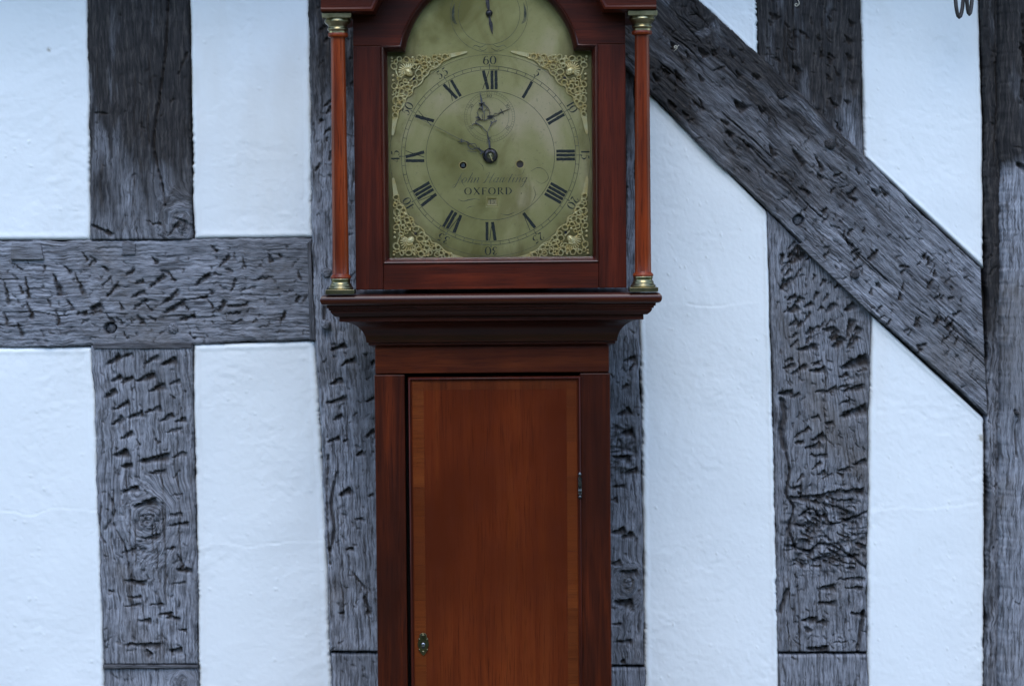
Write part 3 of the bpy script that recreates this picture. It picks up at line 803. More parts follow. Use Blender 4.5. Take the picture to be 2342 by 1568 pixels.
# oak pegs, peg holes and the inset repair patches
def peg(x, y, r, proud, tarv=0.0, hole=False):
    c = W(x, y, YW)
    bm = bmesh.new()
    n = 14
    yf = YW - proud
    prof = [(0.2, yf - 0.0012), (0.75, yf - 0.0005), (0.96, yf + 0.0015), (1.0, yf + 0.005), (1.0, YW + 0.03)]
    rr = r * S
    rg = random.Random(int(x * 7 + y))
    wob = [1 + rg.uniform(-0.09, 0.09) for _ in range(n)]
    rings = [[bm.verts.new((c[0] + q * rr * wob[k] * math.cos(2 * math.pi * k / n), yy + rg.uniform(-.0006, .0006), c[2] + q * rr * wob[k] * math.sin(2 * math.pi * k / n))) for k in range(n)] for q, yy in prof]
    for a, d in zip(rings, rings[1:]):
        for k in range(n):
            j = (k + 1) % n
            bm.faces.new((a[k], a[j], d[j], d[k]))
    bm.faces.new(rings[0])
    ul = bm.loops.layers.uv.new('grain')
    for f in bm.faces:
        for l in f.loops:
            l[ul].uv = (l.vert.co.x * 1.0 + x, l.vert.co.z * 14.0)
    o = obj('peg', bm, 'oak' if not hole else 'void', wall, smooth=50)
    for k, val in (('tar', tarv), ('cut', 0.0)):
        a = o.data.attributes.new(k, 'FLOAT', 'POINT')
        a.data.foreach_set('value', np.full(len(o.data.vertices), val, np.float32))
    return o

peg(253, 751, 13, -0.008, 0.5)
peg(397, 752, 14, 0.0015, 0.25)
peg(746, 741, 12, 0.016, 0.1)
peg(747, 623, 13, 0.007, 0.3)
peg(1787, 217, 12, 0.0095, 1.0)
peg(1897, 329, 14, 0.0105, 0.9)
peg(1825, 504, 12.5, -0.004, 0.3)
peg(1953, 626, 13, 0.0105, 0.8)
peg(2312, 938, 4, 0.05, 0.9)

def patch(name, pts, proud, seed, depth=0.03, tarv=0.0, gs=1.0, along='x'):
    q = [W(x, y, YW) for x, y in pts]
    bm = bmesh.new()
    prism(bm, [(p[0], p[2]) for p in q], YW - proud, YW + depth)
    ul = bm.loops.layers.uv.new('grain')
    for f in bm.faces:
        for l in f.loops:
            l[ul].uv = (l.vert.co.z + seed, l.vert.co.x + seed) if along == 'x' else (l.vert.co.x + seed, l.vert.co.z + seed)
    o = obj(name, bm, 'oak', wall, smooth=0, bevel=0.0012)
    for k, val in (('tar', tarv), ('cut', 0.0)):
        a = o.data.attributes.new(k, 'FLOAT', 'POINT')
        a.data.foreach_set('value', np.full(len(o.data.vertices), val, np.float32))
    return o
patch('patch', [(28, 554), (94, 555), (101, 593), (25, 594)], 0.0045, 3.3)
patch('iron_wedge', [(279, 556), (310, 557), (309, 582), (281, 583)], 0.0015, 5.1, tarv=0.4)
patch('filler_strip', [(703, 556), (711, 551), (718, 700), (722, 778), (709, 776)], 0.006, 2.7, tarv=0.55, along='z')
patch('filler_strip', [(212, 784), (440, 784), (438, 797), (214, 797)], 0.003, 8.7, tarv=0.6)
patch('filler_strip', [(236, 1518), (453, 1520), (453, 1526), (236, 1527)], 0.004, 9.2, tarv=0.7)
patch('filler_strip', [(1835, 553), (1995, 707), (1990, 716), (1826, 560)], 0.007, 6.2, tarv=0.5)

# jettied beam of the storey above, out of the picture: it shades the head of the wall
zt = 2.215
bm = bmesh.new()
box(bm, p0[0], p1[0], YW - 0.20, YW + 0.12, zt, zt + 0.28)
ul = bm.loops.layers.uv.new('grain')
for f in bm.faces:
    for l in f.loops:
        l[ul].uv = (l.vert.co.z + l.vert.co.y, l.vert.co.x)
o = obj('jetty_beam', bm, 'oak', wall, smooth=0, bevel=0.01)
for k, val in (('tar', 0.9), ('cut', 0.0)):
    a = o.data.attributes.new(k, 'FLOAT', 'POINT'); a.data.foreach_set('value', np.full(len(o.data.vertices), val, np.float32))

# ground in front of the wall
def sheet(name, x0, x1, y0, y1, z, mt):
    bm = bmesh.new()
    bm.faces.new([bm.verts.new(p) for p in ((x0, y0, z), (x1, y0, z), (x1, y1, z), (x0, y1, z))])
    o = obj(name, bm, mt, None, smooth=0)
    o['kind'] = 'structure'
    return o
sheet('ground', -400, 400, -400, 400, -0.004, 'lawn')
sheet('pavement', -6, 6, -1.5, YW + 0.1, 0.0, 'flag')

# unseen leafy screen, added behind the viewer to block low sky light and its reflections
m, t, b = nmat('hedge leaves')
n1 = noise(t, coords(t, 'Object', (1, 1, 1)), 14.0, 6, 0.7)
c = ramp(t, n1, [(0.35, (0.018, 0.030, 0.010)), (0.7, (0.075, 0.10, 0.035))])
t.links.new(c, b.inputs['Base Color']); b.inputs['Roughness'].default_value = 0.8
bump(t, b, n1, 1.0, 0.12)
M['sky_blocker'] = m
hz, hx = np.meshgrid(np.linspace(0, 1, 60), np.linspace(-1, 1, 260), indexing='ij')
hh_ = 4.6 + 1.0 * fbm(hx * 9, hx * 0, 3, 3)
sky_blocker = grid_mesh('sky_blocker', 'sky_blocker', None, hx * 26, hz * hh_, -9.0 + 10 * (hx ** 2) * 0.55 - 0.9 * fbm(hx * 40, hz * 8, 5, 4) - 1.6 * hz ** 3)
tag(sky_blocker, 'unseen leafy green screen added across the lawn to block the low sky', 'sky_blocker')

# ------------------------------------------------------------------ the longcase clock
clock = empty('longcase_clock', (0, 0.12, 0))
tag(clock, 'tall mahogany longcase clock with arched brass dial and slim red columns', 'clock')

def dz(x, z):
    return (x * SD, 1.75 + z * SD)
SD = (DIST) / FPX * 1.0              # dial plane scale
def D(px, py):
    """dial coordinates (tracing units from the dial centre, y up) -> x, z at the dial plane"""
    return px * SD, 1.75 + py * SD

# --- hood door: stiles, rail, arched head, moulded lining
xo = HW(812, 1433, 400, 0.0)
zb = ZP(660.5, 0.0); zr = ZP(601, 0.0); zj = ZP(103, 0.0)
xi = HW(879, 1373, 400, 0.0)
R = 205 * S
zarc = ZP(143, 0.0)
xr = math.sqrt(max(R * R - (zj - zarc) ** 2, 0))
def arc_pts(R, zc, zlow, n=40):
    a0 = math.asin((zlow - zc) / R)
    return [(R * math.cos(a), zc + R * math.sin(a)) for a in np.linspace(a0, math.pi - a0, n)]
opening = [(-xi, zr), (xi, zr), (xi, zj)] + arc_pts(R, zarc, zj) + [(-xi, zj)]

def offset(pts, d):
    n = len(pts); out = []
    for i in range(n):
        p0 = np.array(pts[i - 1]); p = np.array(pts[i]); p1 = np.array(pts[(i + 1) % n])
        a = (p - p0) / (np.linalg.norm(p - p0) + 1e-9); c = (p1 - p) / (np.linalg.norm(p1 - p) + 1e-9)
        na = np.array([-a[1], a[0]]); nc = np.array([-c[1], c[0]])
        m_ = na + nc; m_ /= np.linalg.norm(m_) + 1e-9
        out.append(tuple(p + m_ * d / max(0.35, float(m_ @ na))))
    return out

bm = bmesh.new()
prof = [(-0.0005, 0.003), (0.0, -0.0015), (0.0012, -0.0022), (0.0028, -0.0012), (0.0052, 0.0040), (0.0076, 0.0100), (0.0080, 0.0112), (0.0080, 0.024)]
rings = []
for d, y in prof:
    rings.append([bm.verts.new((x, y, z)) for x, z in offset(opening, d)])
n = len(opening)
for a, c in zip(rings, rings[1:]):
    for k in range(n):
        j = (k + 1) % n
        bm.faces.new((a[k], a[j], c[j], c[k]))
hood_door = obj('hood_door', bm, 'gloss', clock, smooth=35)
hood_door['label'] = 'glazed hood door with its moulded arched opening'
TD = 0.022
for sx in (-1, 1):
    bm = bmesh.new()
    box(bm, min(sx * xo, sx * xi), max(sx * xo, sx * xi), 0, TD, zb, zj - 0.0004)
    obj('stile', bm, 'hood_v', hood_door, smooth=0, bevel=0.0012)
bm = bmesh.new()
box(bm, -xi + 0.0004, xi - 0.0004, 0.0004, TD, zb, zr)
obj('bottom_rail', bm, 'hood_h', hood_door, smooth=0, bevel=0.0008)
bm = bmesh.new()
ztop = zarc + R + 0.055
head = [(-xo, zj), (-xr, zj)] + arc_pts(R, zarc, zj)[::-1][1:] + [(xo, zj), (xo, ztop), (-xo, ztop)]
prism(bm, head, 0.0002, TD)
obj('arched_head', bm, 'hood_h', hood_door, smooth=0, bevel=0.0008)
bm = bmesh.new()
prism(bm, offset(opening, 0.004), 0.0125, 0.0145)
obj('glass_pane', bm, 'glass', hood_door, smooth=0)

# --- hood carcase behind the door
for sx in (-1, 1):
    bm = bmesh.new()
    box(bm, min(sx * xo, sx * (xo - 0.014)), max(sx * xo, sx * (xo - 0.014)), TD + 0.001, 0.21, zb, zarc + 0.10)
    obj('hood_side', bm, 'hood_v', clock, smooth=0, bevel=0.001)
bm = bmesh.new()
box(bm, -xo + 0.016, xo - 0.016, 0.19, 0.205, zb, zarc + 0.08)
obj('hood_back', bm, 'hood_v', clock, smooth=0)

# --- cornice over the columns, breaking into an arch above the dial
YC = -0.046
xc = HW(735, 1503, 20, YC)
zc0 = ZP(25, YC)
xk = HW(860, 1386, 20, YC)
Rc = math.hypot(xk, zc0 - zarc)
def path(d):
    r = Rc + d
    zl = zc0 + d
    a0 = math.asin(min(0.999, (zl - zarc) / r))
    return [(xc, zl)] + [(r * math.cos(a), zarc + r * math.sin(a)) for a in np.linspace(a0, math.pi - a0, 44)] + [(-xc, zl)]
bm = bmesh.new()
cprof = [(0.0, 0.02), (0.0, YC + 0.004), (0.0012, YC + 0.0008), (0.004, YC), (0.0062, YC + 0.0012), (0.0068, YC + 0.0035), (0.0075, YC + 0.0035), (0.030, YC + 0.0030), (0.031, YC - 0.004),
         (0.040, YC - 0.010), (0.047, YC - 0.012), (0.0475, 0.20)]
rings = []
for d, y in cprof:
    rings.append([bm.verts.new((x, y, z)) for x, z in path(d)])
for a, c in zip(rings, rings[1:]):
    for k in range(len(a) - 1):
        bm.faces.new((a[k], a[k + 1], c[k + 1], c[k]))
bm.faces.new([r[0] for r in rings]); bm.faces.new([r[-1] for r in rings])
obj('cornice', bm, 'hood_h', clock, smooth=35)
bm = bmesh.new()
box(bm, -xc + 0.004, -xo - 0.001, -0.03, 0.20, zc0 + 0.001, zc0 + 0.03)
obj('soffit', bm, 'hood_h', clock, smooth=0)
bm = bmesh.new()
box(bm, xo + 0.001, xc - 0.004, -0.03, 0.20, zc0 + 0.001, zc0 + 0.03)
obj('soffit', bm, 'hood_h', clock, smooth=0)

# --- columns
YCOL = -0.020
zcb = ZP(669, YCOL); zct = zc0 - 0.0008
for sx, cxp in ((-1, 776.0), (1, 1469.5)):
    cx = float(W(cxp + (0 if sx < 0 else 0), 350, YCOL)[0])
    h = zct - zcb
    r0 = 18.4 * S
    bm = bmesh.new()
    z1 = zcb + 36 * S; z2 = zct - 47 * S
    prof = [(r0 * 1.18, z2 + 5 * S), (r0 * 1.24, z2 + 2 * S), (r0 * 1.24, z2 - 1 * S), (r0 * 1.16, z2 - 4 * S), (r0 * 0.88, z2 - 5.5 * S), (r0 * 0.87, z2 - 12 * S)]
    for k in range(1, 14):
        u = k / 14
        prof.append((r0 * (0.87 + 0.16 * u - 0.03 * u * u), z2 - 12 * S + (z1 + 12 * S - z2 + 12 * S) * u))
    prof += [(r0 * 1.0, z1 + 10 * S), (r0 * 1.04, z1 + 7 * S), (r0 * 1.16, z1 + 5 * S), (r0 * 1.26, z1 + 2 * S), (r0 * 1.26, z1 - 0.5 * S), (r0 * 1.15, z1 - 3 * S)]
    lathe(bm, prof, cx, YCOL)
    col = obj('column', bm, 'column', clock, smooth=40)
    bm = bmesh.new()
    hw = 32.5 * S
    box(bm, cx - hw, cx + hw, YCOL - hw, YCOL + hw, zct - 10.5 * S, zct)
    z3 = zct - 10.5 * S
    lathe(bm, [(r0 * 1.55, z3 + 1 * S), (r0 * 1.55, z3 - 2 * S), (r0 * 1.62, z3 - 6 * S), (r0 * 1.5, z3 - 10 * S), (r0 * 1.22, z3 - 14 * S), (r0 * 1.12, z3 - 18 * S), (r0 * 1.22, z3 - 20 * S), (r0 * 1.28, z3 - 23 * S),
               (r0 * 1.2, z3 - 26 * S), (r0 * 1.10, z3 - 27 * S), (r0 * 1.10, z3 - 33 * S)], cx, YCOL)
    obj('capital', bm, 'brass', col, smooth=40, bevel=0.0004)
    bm = bmesh.new()
    hb = 32.0 * S
    box(bm, cx - hb, cx + hb, YCOL - hb, YCOL + hb, zcb, zcb + 10 * S)
    z4 = zcb + 10 * S
    lathe(bm, [(r0 * 1.08, z1 + 1 * S), (r0 * 1.2, z4 + 24 * S), (r0 * 1.22, z4 + 21 * S), (r0 * 1.14, z4 + 18 * S), (r0 * 1.16, z4 + 15 * S), (r0 * 1.32, z4 + 11 * S), (r0 * 1.30, z4 + 9 * S), (r0 * 1.44, z4 + 6 * S),
               (r0 * 1.56, z4 + 3 * S), (r0 * 1.5, z4 + 0.5 * S), (r0 * 1.4, z4 - 1 * S)], cx, YCOL)
    obj('base', bm, 'brass', col, smooth=40, bevel=0.0004)

# --- hood moulding and cove, mitred round three sides
YT = 0.034                            # trunk front
xt = HW(862, 1397, 860, YT)
zq = ZP(672, -0.034)
def sweep3(prof, hw, yf, yb):
    bm = bmesh.new()
    rings = []
    for o_, z in prof:
        rings.append([bm.verts.new(p) for p in ((-hw - o_, yb, z), (-hw - o_, yf - o_, z), (hw + o_, yf - o_, z), (hw + o_, yb, z))])
    for a, c in zip(rings, rings[1:]):
        for k in range(3):
            bm.faces.new((a[k], a[k + 1], c[k + 1], c[k]))
    bm.faces.new(rings[0][::-1]); bm.faces.new(rings[-1])
    bm.faces.new([r[0] for r in rings]); bm.faces.new([r[3] for r in rings][::-1])
    return bm
u_ = S
pts = [(105, 0)]
for k in range(9):
    a = math.pi * (0.5 - k / 8)
    pts.append((105 + 9.5 * math.cos(a), -11.5 + 11.5 * math.sin(a)))
pts += [(101, -23.5), (101, -29.5), (97, -30), (97, -34.5), (93, -35.2)]
pts += [(93, -39), (89.5, -44), (84, -48.5), (83, -49.5), (75, -50), (75, -61), (73.5, -61.5)]
moul = sweep3([(o_ * u_, zq + z * u_) for o_, z in pts], xt, YT, 0.20)
obj('hood_moulding', moul, 'mould', clock, smooth=32)
pts = []
for k in range(13):
    a = (math.pi / 2) * k / 12
    pts.append((72.5 - 54 * math.sin(a), -61.5 - 50 * (1 - math.cos(a))))
pts += [(18, -112), (14, -113.5), (14, -117.5), (10.5, -119.5), (6, -121), (3, -123)]
obj('cove', sweep3([(o_ * u_, zq + z * u_) for o_, z in pts], xt, YT, 0.20), 'mould', clock, smooth=32)

# --- trunk
zt0 = zq - 122.5 * u_
zt1 = ZP(853, YT)
bm = bmesh.new()
box(bm, -xt, xt, YT, YT + 0.02, zt1 + 0.0006, zt0)
obj('trunk_rail', bm, 'rail', clock, smooth=0, bevel=0.001)
ZTB = 0.64
xd = HW(931, 1331, 1000, YT)
for sx in (-1, 1):
    bm = bmesh.new()
    box(bm, min(sx * (xt + 0.0012), sx * xd), max(sx * (xt + 0.0012), sx * xd), YT - 0.0006, YT + 0.02, ZTB, zt1 - 0.0012)
    obj('trunk_stile', bm, 'stile', clock, smooth=0, bevel=0.0014)
    bm = bmesh.new()
    box(bm, min(sx * xt, sx * (xt - 0.015)), max(sx * xt, sx * (xt - 0.015)), YT + 0.021, 0.20, ZTB, zt0)
    obj('trunk_side', bm, 'stile', clock, smooth=0, bevel=0.001)
bm = bmesh.new()
box(bm, -xt + 0.016, xt - 0.016, YT + 0.05, YT + 0.06, ZTB, zt0)
obj('trunk_lining', bm, 'void', clock, smooth=0)

# trunk door
xl = float(W(936, 1100, YT)[0]); xr_ = float(W(1329.0, 1100, YT)[0])
zd1 = ZP(861, YT); zd0 = ZTB + 0.03
bm = bmesh.new()
YDR = YT - 0.002
bd = 9.0 * S
box(bm, xl + bd * 0.7, xr_ - bd * 0.7, YDR, YT + 0.016, zd0 + bd * 0.7, zd1 - bd * 0.7)
tdoor = obj('trunk_door', bm, 'door', clock, smooth=0)
tdoor['label'] = 'crossbanded trunk door with faded reddish veneer'
rect = [(xl, zd0), (xr_, zd0), (xr_, zd1), (xl, zd1)]
bm = bmesh.new()
prof = [(0, YT + 0.012), (0, YDR - 0.0015), (0.0008, YDR - 0.0036), (0.0021, YDR - 0.0044), (0.0034, YDR - 0.0036), (0.0043, YDR - 0.0012), (0.0046, YDR + 0.002)]
rings = [[bm.verts.new((x, y, z)) for x, z in offset(rect, d)] for d, y in prof]
for a, c in zip(rings, rings[1:]):
    for k in range(4):
        j = (k + 1) % 4
        bm.faces.new((a[k], a[j], c[j], c[k]))
obj('bead_moulding', bm, 'hood_v', tdoor, smooth=50)
# crossbanding: short lengths of veneer laid across the edge of the door
bw = 26.5 * S
xa, xb = xl + bd, xr_ - bd
zt_ = zd1 - bd
yb_ = YDR - 0.0003
def band(x0, x1, z0, z1, mt):
    bm = bmesh.new()
    g = 0.00022
    box(bm, x0 + g, x1 - g, yb_ - random.uniform(0, 0.00016), YDR + 0.002, z0 + g, z1 - g)
    obj('crossband', bm, mt, tdoor, smooth=0)
ybr = [869, 927, 1000, 1056, 1113, 1178, 1237, 1290, 1370, 1432, 1500, 1570, 1640, 1720, 1800, 1880]
for i, (a, c) in enumerate(zip(ybr, ybr[1:])):
    za, zc_ = ZP(a, YT), ZP(c, YT)
    if i == 0:
        za = zt_
    band(xa, xa + bw, max(zc_, zd0 + bd), za, 'band_x')
ybr2 = [869, 930, 1010, 1090, 1180, 1260, 1335, 1390, 1470, 1560, 1650, 1740, 1880]
for i, (a, c) in enumerate(zip(ybr2, ybr2[1:])):
    za, zc_ = ZP(a, YT), ZP(c, YT)
    if i == 0:
        za = zt_
    band(xb - bw * 0.9, xb, max(zc_, zd0 + bd), za, 'band_x')
xs = [xa + bw] + [float(W(x, 880, YT)[0]) for x in (990, 1022, 1078, 1135, 1200, 1262)] + [xb - bw * 0.9]
for a, c in zip(xs, xs[1:]):
    band(a, c, zt_ - bw * 0.78, zt_, 'band_z')

# escutcheon on the door's left edge
ec = W(968, 1471, YDR)
def E(zx, zy):
    return ec[0] + (zx - 555) / 15.675 * 0.9368 * S, ec[2] - (zy - 815) / 15.675 * 0.9368 * S
bm = bmesh.new()
outl = [(555, 385), (640, 405), (690, 470), (690, 560), (752, 620), (740, 690), (770, 790), (760, 900), (720, 960), (740, 1040), (690, 1080), (640, 1190), (555, 1270),
        (470, 1190), (420, 1080), (370, 1040), (390, 960), (350, 900), (340, 790), (370, 690), (360, 620), (420, 560), (420, 470), (470, 405)]
prism(bm, [E(*p) for p in outl], YDR - 0.0022, YDR - 0.0002)
for zx, zy, r in ((555, 490, 70), (415, 630, 40), (708, 635, 40), (555, 1120, 55), (405, 1035, 35), (708, 1035, 35)):
    x, z = E(zx, zy); rr = r / 15.675 * 0.9368 * S
    blob(bm, (x, YDR - 0.0022, z), (rr, 0.0016, rr), 10)
esc = obj('escutcheon', bm, 'dbrass', tdoor, smooth=50, bevel=0.0004)
bm = bmesh.new()
prism(bm, [E(*p) for p in [(500, 870), (560, 735), (630, 860), (600, 990), (520, 990)]], YDR - 0.0026, YDR - 0.0012)
obj('keyhole', bm, 'void', esc, smooth=0) if False else obj('keyhole', bm, 'void', tdoor, smooth=0)
bm = bmesh.new()
x, z = E(556, 845)
blob(bm, (x, YDR - 0.0030, z), (0.0030, 0.0014, 0.0034), 12)
obj('lock_pin', bm, 'nickel', tdoor, smooth=60)

# hinge knuckle at the right edge
hc = W(1326, 1110, YT)
bm = bmesh.new()
def HZ(zy):
    return hc[2] - (zy - 730) / 13.07 * 0.9368 * S
rr = 4.3 * S
lathe(bm, [(rr * 0.5, HZ(285)), (rr * 0.95, HZ(340)), (rr * 1.0, HZ(385)), (rr * 0.7, HZ(405)), (rr * 0.7, HZ(440)), (rr * 1.25, HZ(460)), (rr * 1.25, HZ(520)), (rr * 1.1, HZ(530)), (rr * 1.1, HZ(720)), (rr * 0.95, HZ(725)),
           (rr * 1.1, HZ(732)), (rr * 1.1, HZ(870)), (rr * 1.2, HZ(885)), (rr * 0.9, HZ(930)), (rr * 1.15, HZ(965)), (rr * 1.1, HZ(1005)), (rr * 0.7, HZ(1030)), (rr * 1.1, HZ(1070)), (rr * 1.0, HZ(1110)), (rr * 0.3, HZ(1150))], hc[0], YDR - 0.0035, 14)
hin = obj('hinge', bm, 'hinge', tdoor, smooth=50)

# --- base, below the picture
bm = bmesh.new(); box(bm, -xt - 0.05, xt + 0.05, YT - 0.05, 0.21, 0.10, 0.56)
obj('base_box', bm, 'stile', clock, smooth=0, bevel=0.002)
bm = bmesh.new(); box(bm, -xt - 0.065, xt + 0.065, YT - 0.065, 0.212, 0.0, 0.10)
obj('plinth', bm, 'mould', clock, smooth=0, bevel=0.002)
obj('base_moulding', sweep3([(0.002, 0.66), (0.006, 0.655), (0.012, 0.64), (0.018, 0.62), (0.032, 0.60), (0.046, 0.59), (0.055, 0.58), (0.055, 0.565), (0.05, 0.56)], xt, YT, 0.20), 'mould', clock, smooth=32)

# ------------------------------------------------------------------ the dial
bm = bmesh.new()
dxx = 246; zl = -256
outl = [(-dxx, zl), (dxx, zl), (dxx, 262), (212, 262)] + [(212 * math.cos(a), 213 + 212 * math.sin(a)) for a in np.linspace(0.235, math.pi - 0.235, 40)] + [(-212, 262), (-dxx, 262)]
# plate pierced by two winding holes and the date window: built as flat rings filled by triangulation
def circle(cx, cy, r, n=28):
    return [(cx + r * math.cos(2 * math.pi * k / n), cy + r * math.sin(2 * math.pi * k / n)) for k in range(n)]
holes = [circle(-62.3, -21.2, 8.4), circle(67.5, -19.8, 8.8), [(-7, -96.5), (14, -96.5), (14.5, -113), (-7.5, -113)]]
edges = []
for loop in [outl] + holes:
    vs_ = [bm.verts.new((*D(*p)[:1], YD, D(*p)[1])) for p in loop]
    for i in range(len(vs_)):
        edges.append(bm.edges.new((vs_[i], vs_[(i + 1) % len(vs_)])))
bmesh.ops.triangle_fill(bm, use_beauty=True, edges=edges)
ret = bmesh.ops.extrude_face_region(bm, geom=list(bm.faces))
for v in [g for g in ret['geom'] if isinstance(g, bmesh.types.BMVert)]:
    v.co.y += 0.003
dial = obj('dial', bm, 'dial', clock, smooth=0)
dial['label'] = 'tarnished arched brass dial plate with engraved numerals'
YE = YD - 0.00025                     # engraving sheet

def ring(bm, cx, cy, r, w_, y, n=120, a0=0.0, a1=2 * math.pi):
    k_ = int(n * (a1 - a0) / (2 * math.pi)) + 1
    va = []; vb = []
    for a in np.linspace(a0, a1, k_ + 1):
        for lst, q in ((va, r + w_ / 2), (vb, r - w_ / 2)):
            x, z = D(cx + q * math.cos(a), cy + q * math.sin(a))
            lst.append(bm.verts.new((x, y, z)))
    for i in range(k_):
        bm.faces.new((va[i], va[i + 1], vb[i + 1], vb[i]))

def seg(bm, x0, y0, x1, y1, w_, y):
    ribbon(bm, [D(x0, y0), D(x1, y1)], [w_ * SD, w_ * SD], y)

bm = bmesh.new()
for r, w_ in ((229, 0.8), (203, 1.3), (195, 1.3), (146.5, 1.2)):
    ring(bm, 0, 0, r, w_, YE)
for k in range(60):
    a = math.pi / 2 - k * math.pi / 30
    seg(bm, 195 * math.cos(a), 195 * math.sin(a), 203 * math.cos(a), 203 * math.sin(a), 1.2, YE - 0.00002)
for k in range(12):
    a = math.pi / 2 - k * math.pi / 6
    seg(bm, 204 * math.cos(a), 204 * math.sin(a), 208 * math.cos(a), 208 * math.sin(a), 2.6, YE - 0.00002)
obj('minute_track', bm, 'faint', dial, smooth=0)

bm = bmesh.new()
SXc, SYc = -1.0, 88.0
for r, w_ in ((57.5, 0.6), (52, 0.4), (44, 0.55)):
    ring(bm, SXc, SYc, r, w_, YE)
for k in range(60):
    a = k * math.pi / 30
    seg(bm, SXc + 52 * math.cos(a), SYc + 52 * math.sin(a), SXc + 57 * math.cos(a), SYc + 57 * math.sin(a), 0.45, YE - 0.00002)
obj('seconds_ring', bm, 'faint', dial, smooth=0)

bm = bmesh.new()
AXc, AYc = 0.0, 322.0
for r, w_ in ((88, 0.8), (70, 0.9)):
    ring(bm, AXc, AYc, r, w_, YE)
obj('strike_ring', bm, 'faint', dial, smooth=0)
def scroll(pts_, wd_, y):
    bm = bmesh.new()
    ribbon(bm, pts_, wd_, y)
    obj('engraved_scroll', bm, 'faint', dial, smooth=0)
for s in (-1, 1):
    for q in range(3):
        scroll([D(AXc + s * (77 + 2 * q + 1.5), AYc + 24 - q * 5), D(AXc + s * (80 + 2 * q), AYc + 8 - q * 3), D(AXc + s * (79 + 2 * q), AYc - 12 - q * 2), D(AXc + s * (73 + q), AYc - 24)], [0.8 * SD, 2.0 * SD, 1.6 * SD, 0.6 * SD], YE)
    scroll([D(s * 8, 252), D(s * 20, 246), D(s * 32, 250), D(s * 40, 244)], [0.6 * SD, 1.4 * SD, 1.2 * SD, 0.5 * SD], YE)
    scroll([D(s * 4, 244), D(s * 14, 238), D(s * 24, 242)], [0.6 * SD, 1.3 * SD, 0.5 * SD], YE)
    scroll([D(s * 68, -42), D(s * 66, -58), D(s * 58, -70)] if s < 0 else [D(98, -72), D(102, -90), D(92, -112)], [0.5 * SD, 1.3 * SD, 0.5 * SD], YE)
scroll([D(-75, -98), D(-63, -103), D(-50, -100), D(-35, -98), D(-24, -101)], [0.5 * SD, 1.6 * SD, 2.2 * SD, 1.2 * SD, 0.5 * SD], YE)
scroll([D(-56, -120), D(-48, -116), D(-36, -114)], [0.5 * SD, 1.4 * SD, 0.5 * SD], YE)
scroll([D(22, -132), D(38, -135), D(56, -128)], [0.5 * SD, 1.8 * SD, 0.5 * SD], YE)
scroll([D(92, -36), D(108, -28), D(124, -34), D(132, -52), D(118, -64), D(104, -58)], [0.5 * SD, 1.3 * SD, 0.8 * SD, 1.3 * SD, 0.8 * SD, 0.4 * SD], YE)
scroll([D(-28, -14), D(-18, -22), D(-16, -32)], [0.5 * SD, 1.2 * SD, 0.5 * SD], YE)
scroll([D(78, -30), D(72, -42), D(56, -46)], [0.4 * SD, 0.9 * SD, 0.4 * SD], YE)

# hour numerals: Roman, feet to the centre
def roman(txt, ang, chips):
    bm = bmesh.new()
    ws = {'I': 9.0, 'V': 18.0, 'X': 20.0}
    tot = sum(ws[c] for c in txt)
    ca, sa = math.cos(ang), math.sin(ang)
    def T(x, y):
        # y = radius, x = along the tangent (clockwise)
        return D(y * ca + x * sa, y * sa - x * ca)
    r0, r1 = 150.5, 193.0
    def bar(xa, xb_, w_):
        n_ = 9
        pts_ = []; wd_ = []
        for k in range(n_):
            u = k / (n_ - 1)
            pts_.append(T(xa + (xb_ - xa) * u + random.uniform(-0.25, 0.25), r0 + (r1 - r0) * u))
            wd_.append((w_ + random.uniform(-1, 1) * 0.08 * w_) * SD)
        ribbon(bm, pts_, wd_, YE - 0.00003, n=2)
    x = -tot / 2
    for c in txt:
        w_ = ws[c]
        if c == 'I':
            bar(x + w_ / 2, x + w_ / 2, 6.7)
        elif c == 'V':
            bar(x + w_ * 0.55, x + 4, 7.0); bar(x + w_ * 0.6, x + w_ - 1, 1.4)
        else:
            bar(x + w_ - 5, x + 4.5, 7.2); bar(x + 3, x + w_ - 2, 1.4)
        x += w_
    obj('hour_numeral', bm, 'wax', dial, smooth=0)
for k, s in enumerate(('XII', 'I', 'II', 'III', 'IIII', 'V', 'VI', 'VII', 'VIII', 'IX', 'X', 'XI')):
    roman(s, math.pi / 2 - k * math.pi / 6, 0)

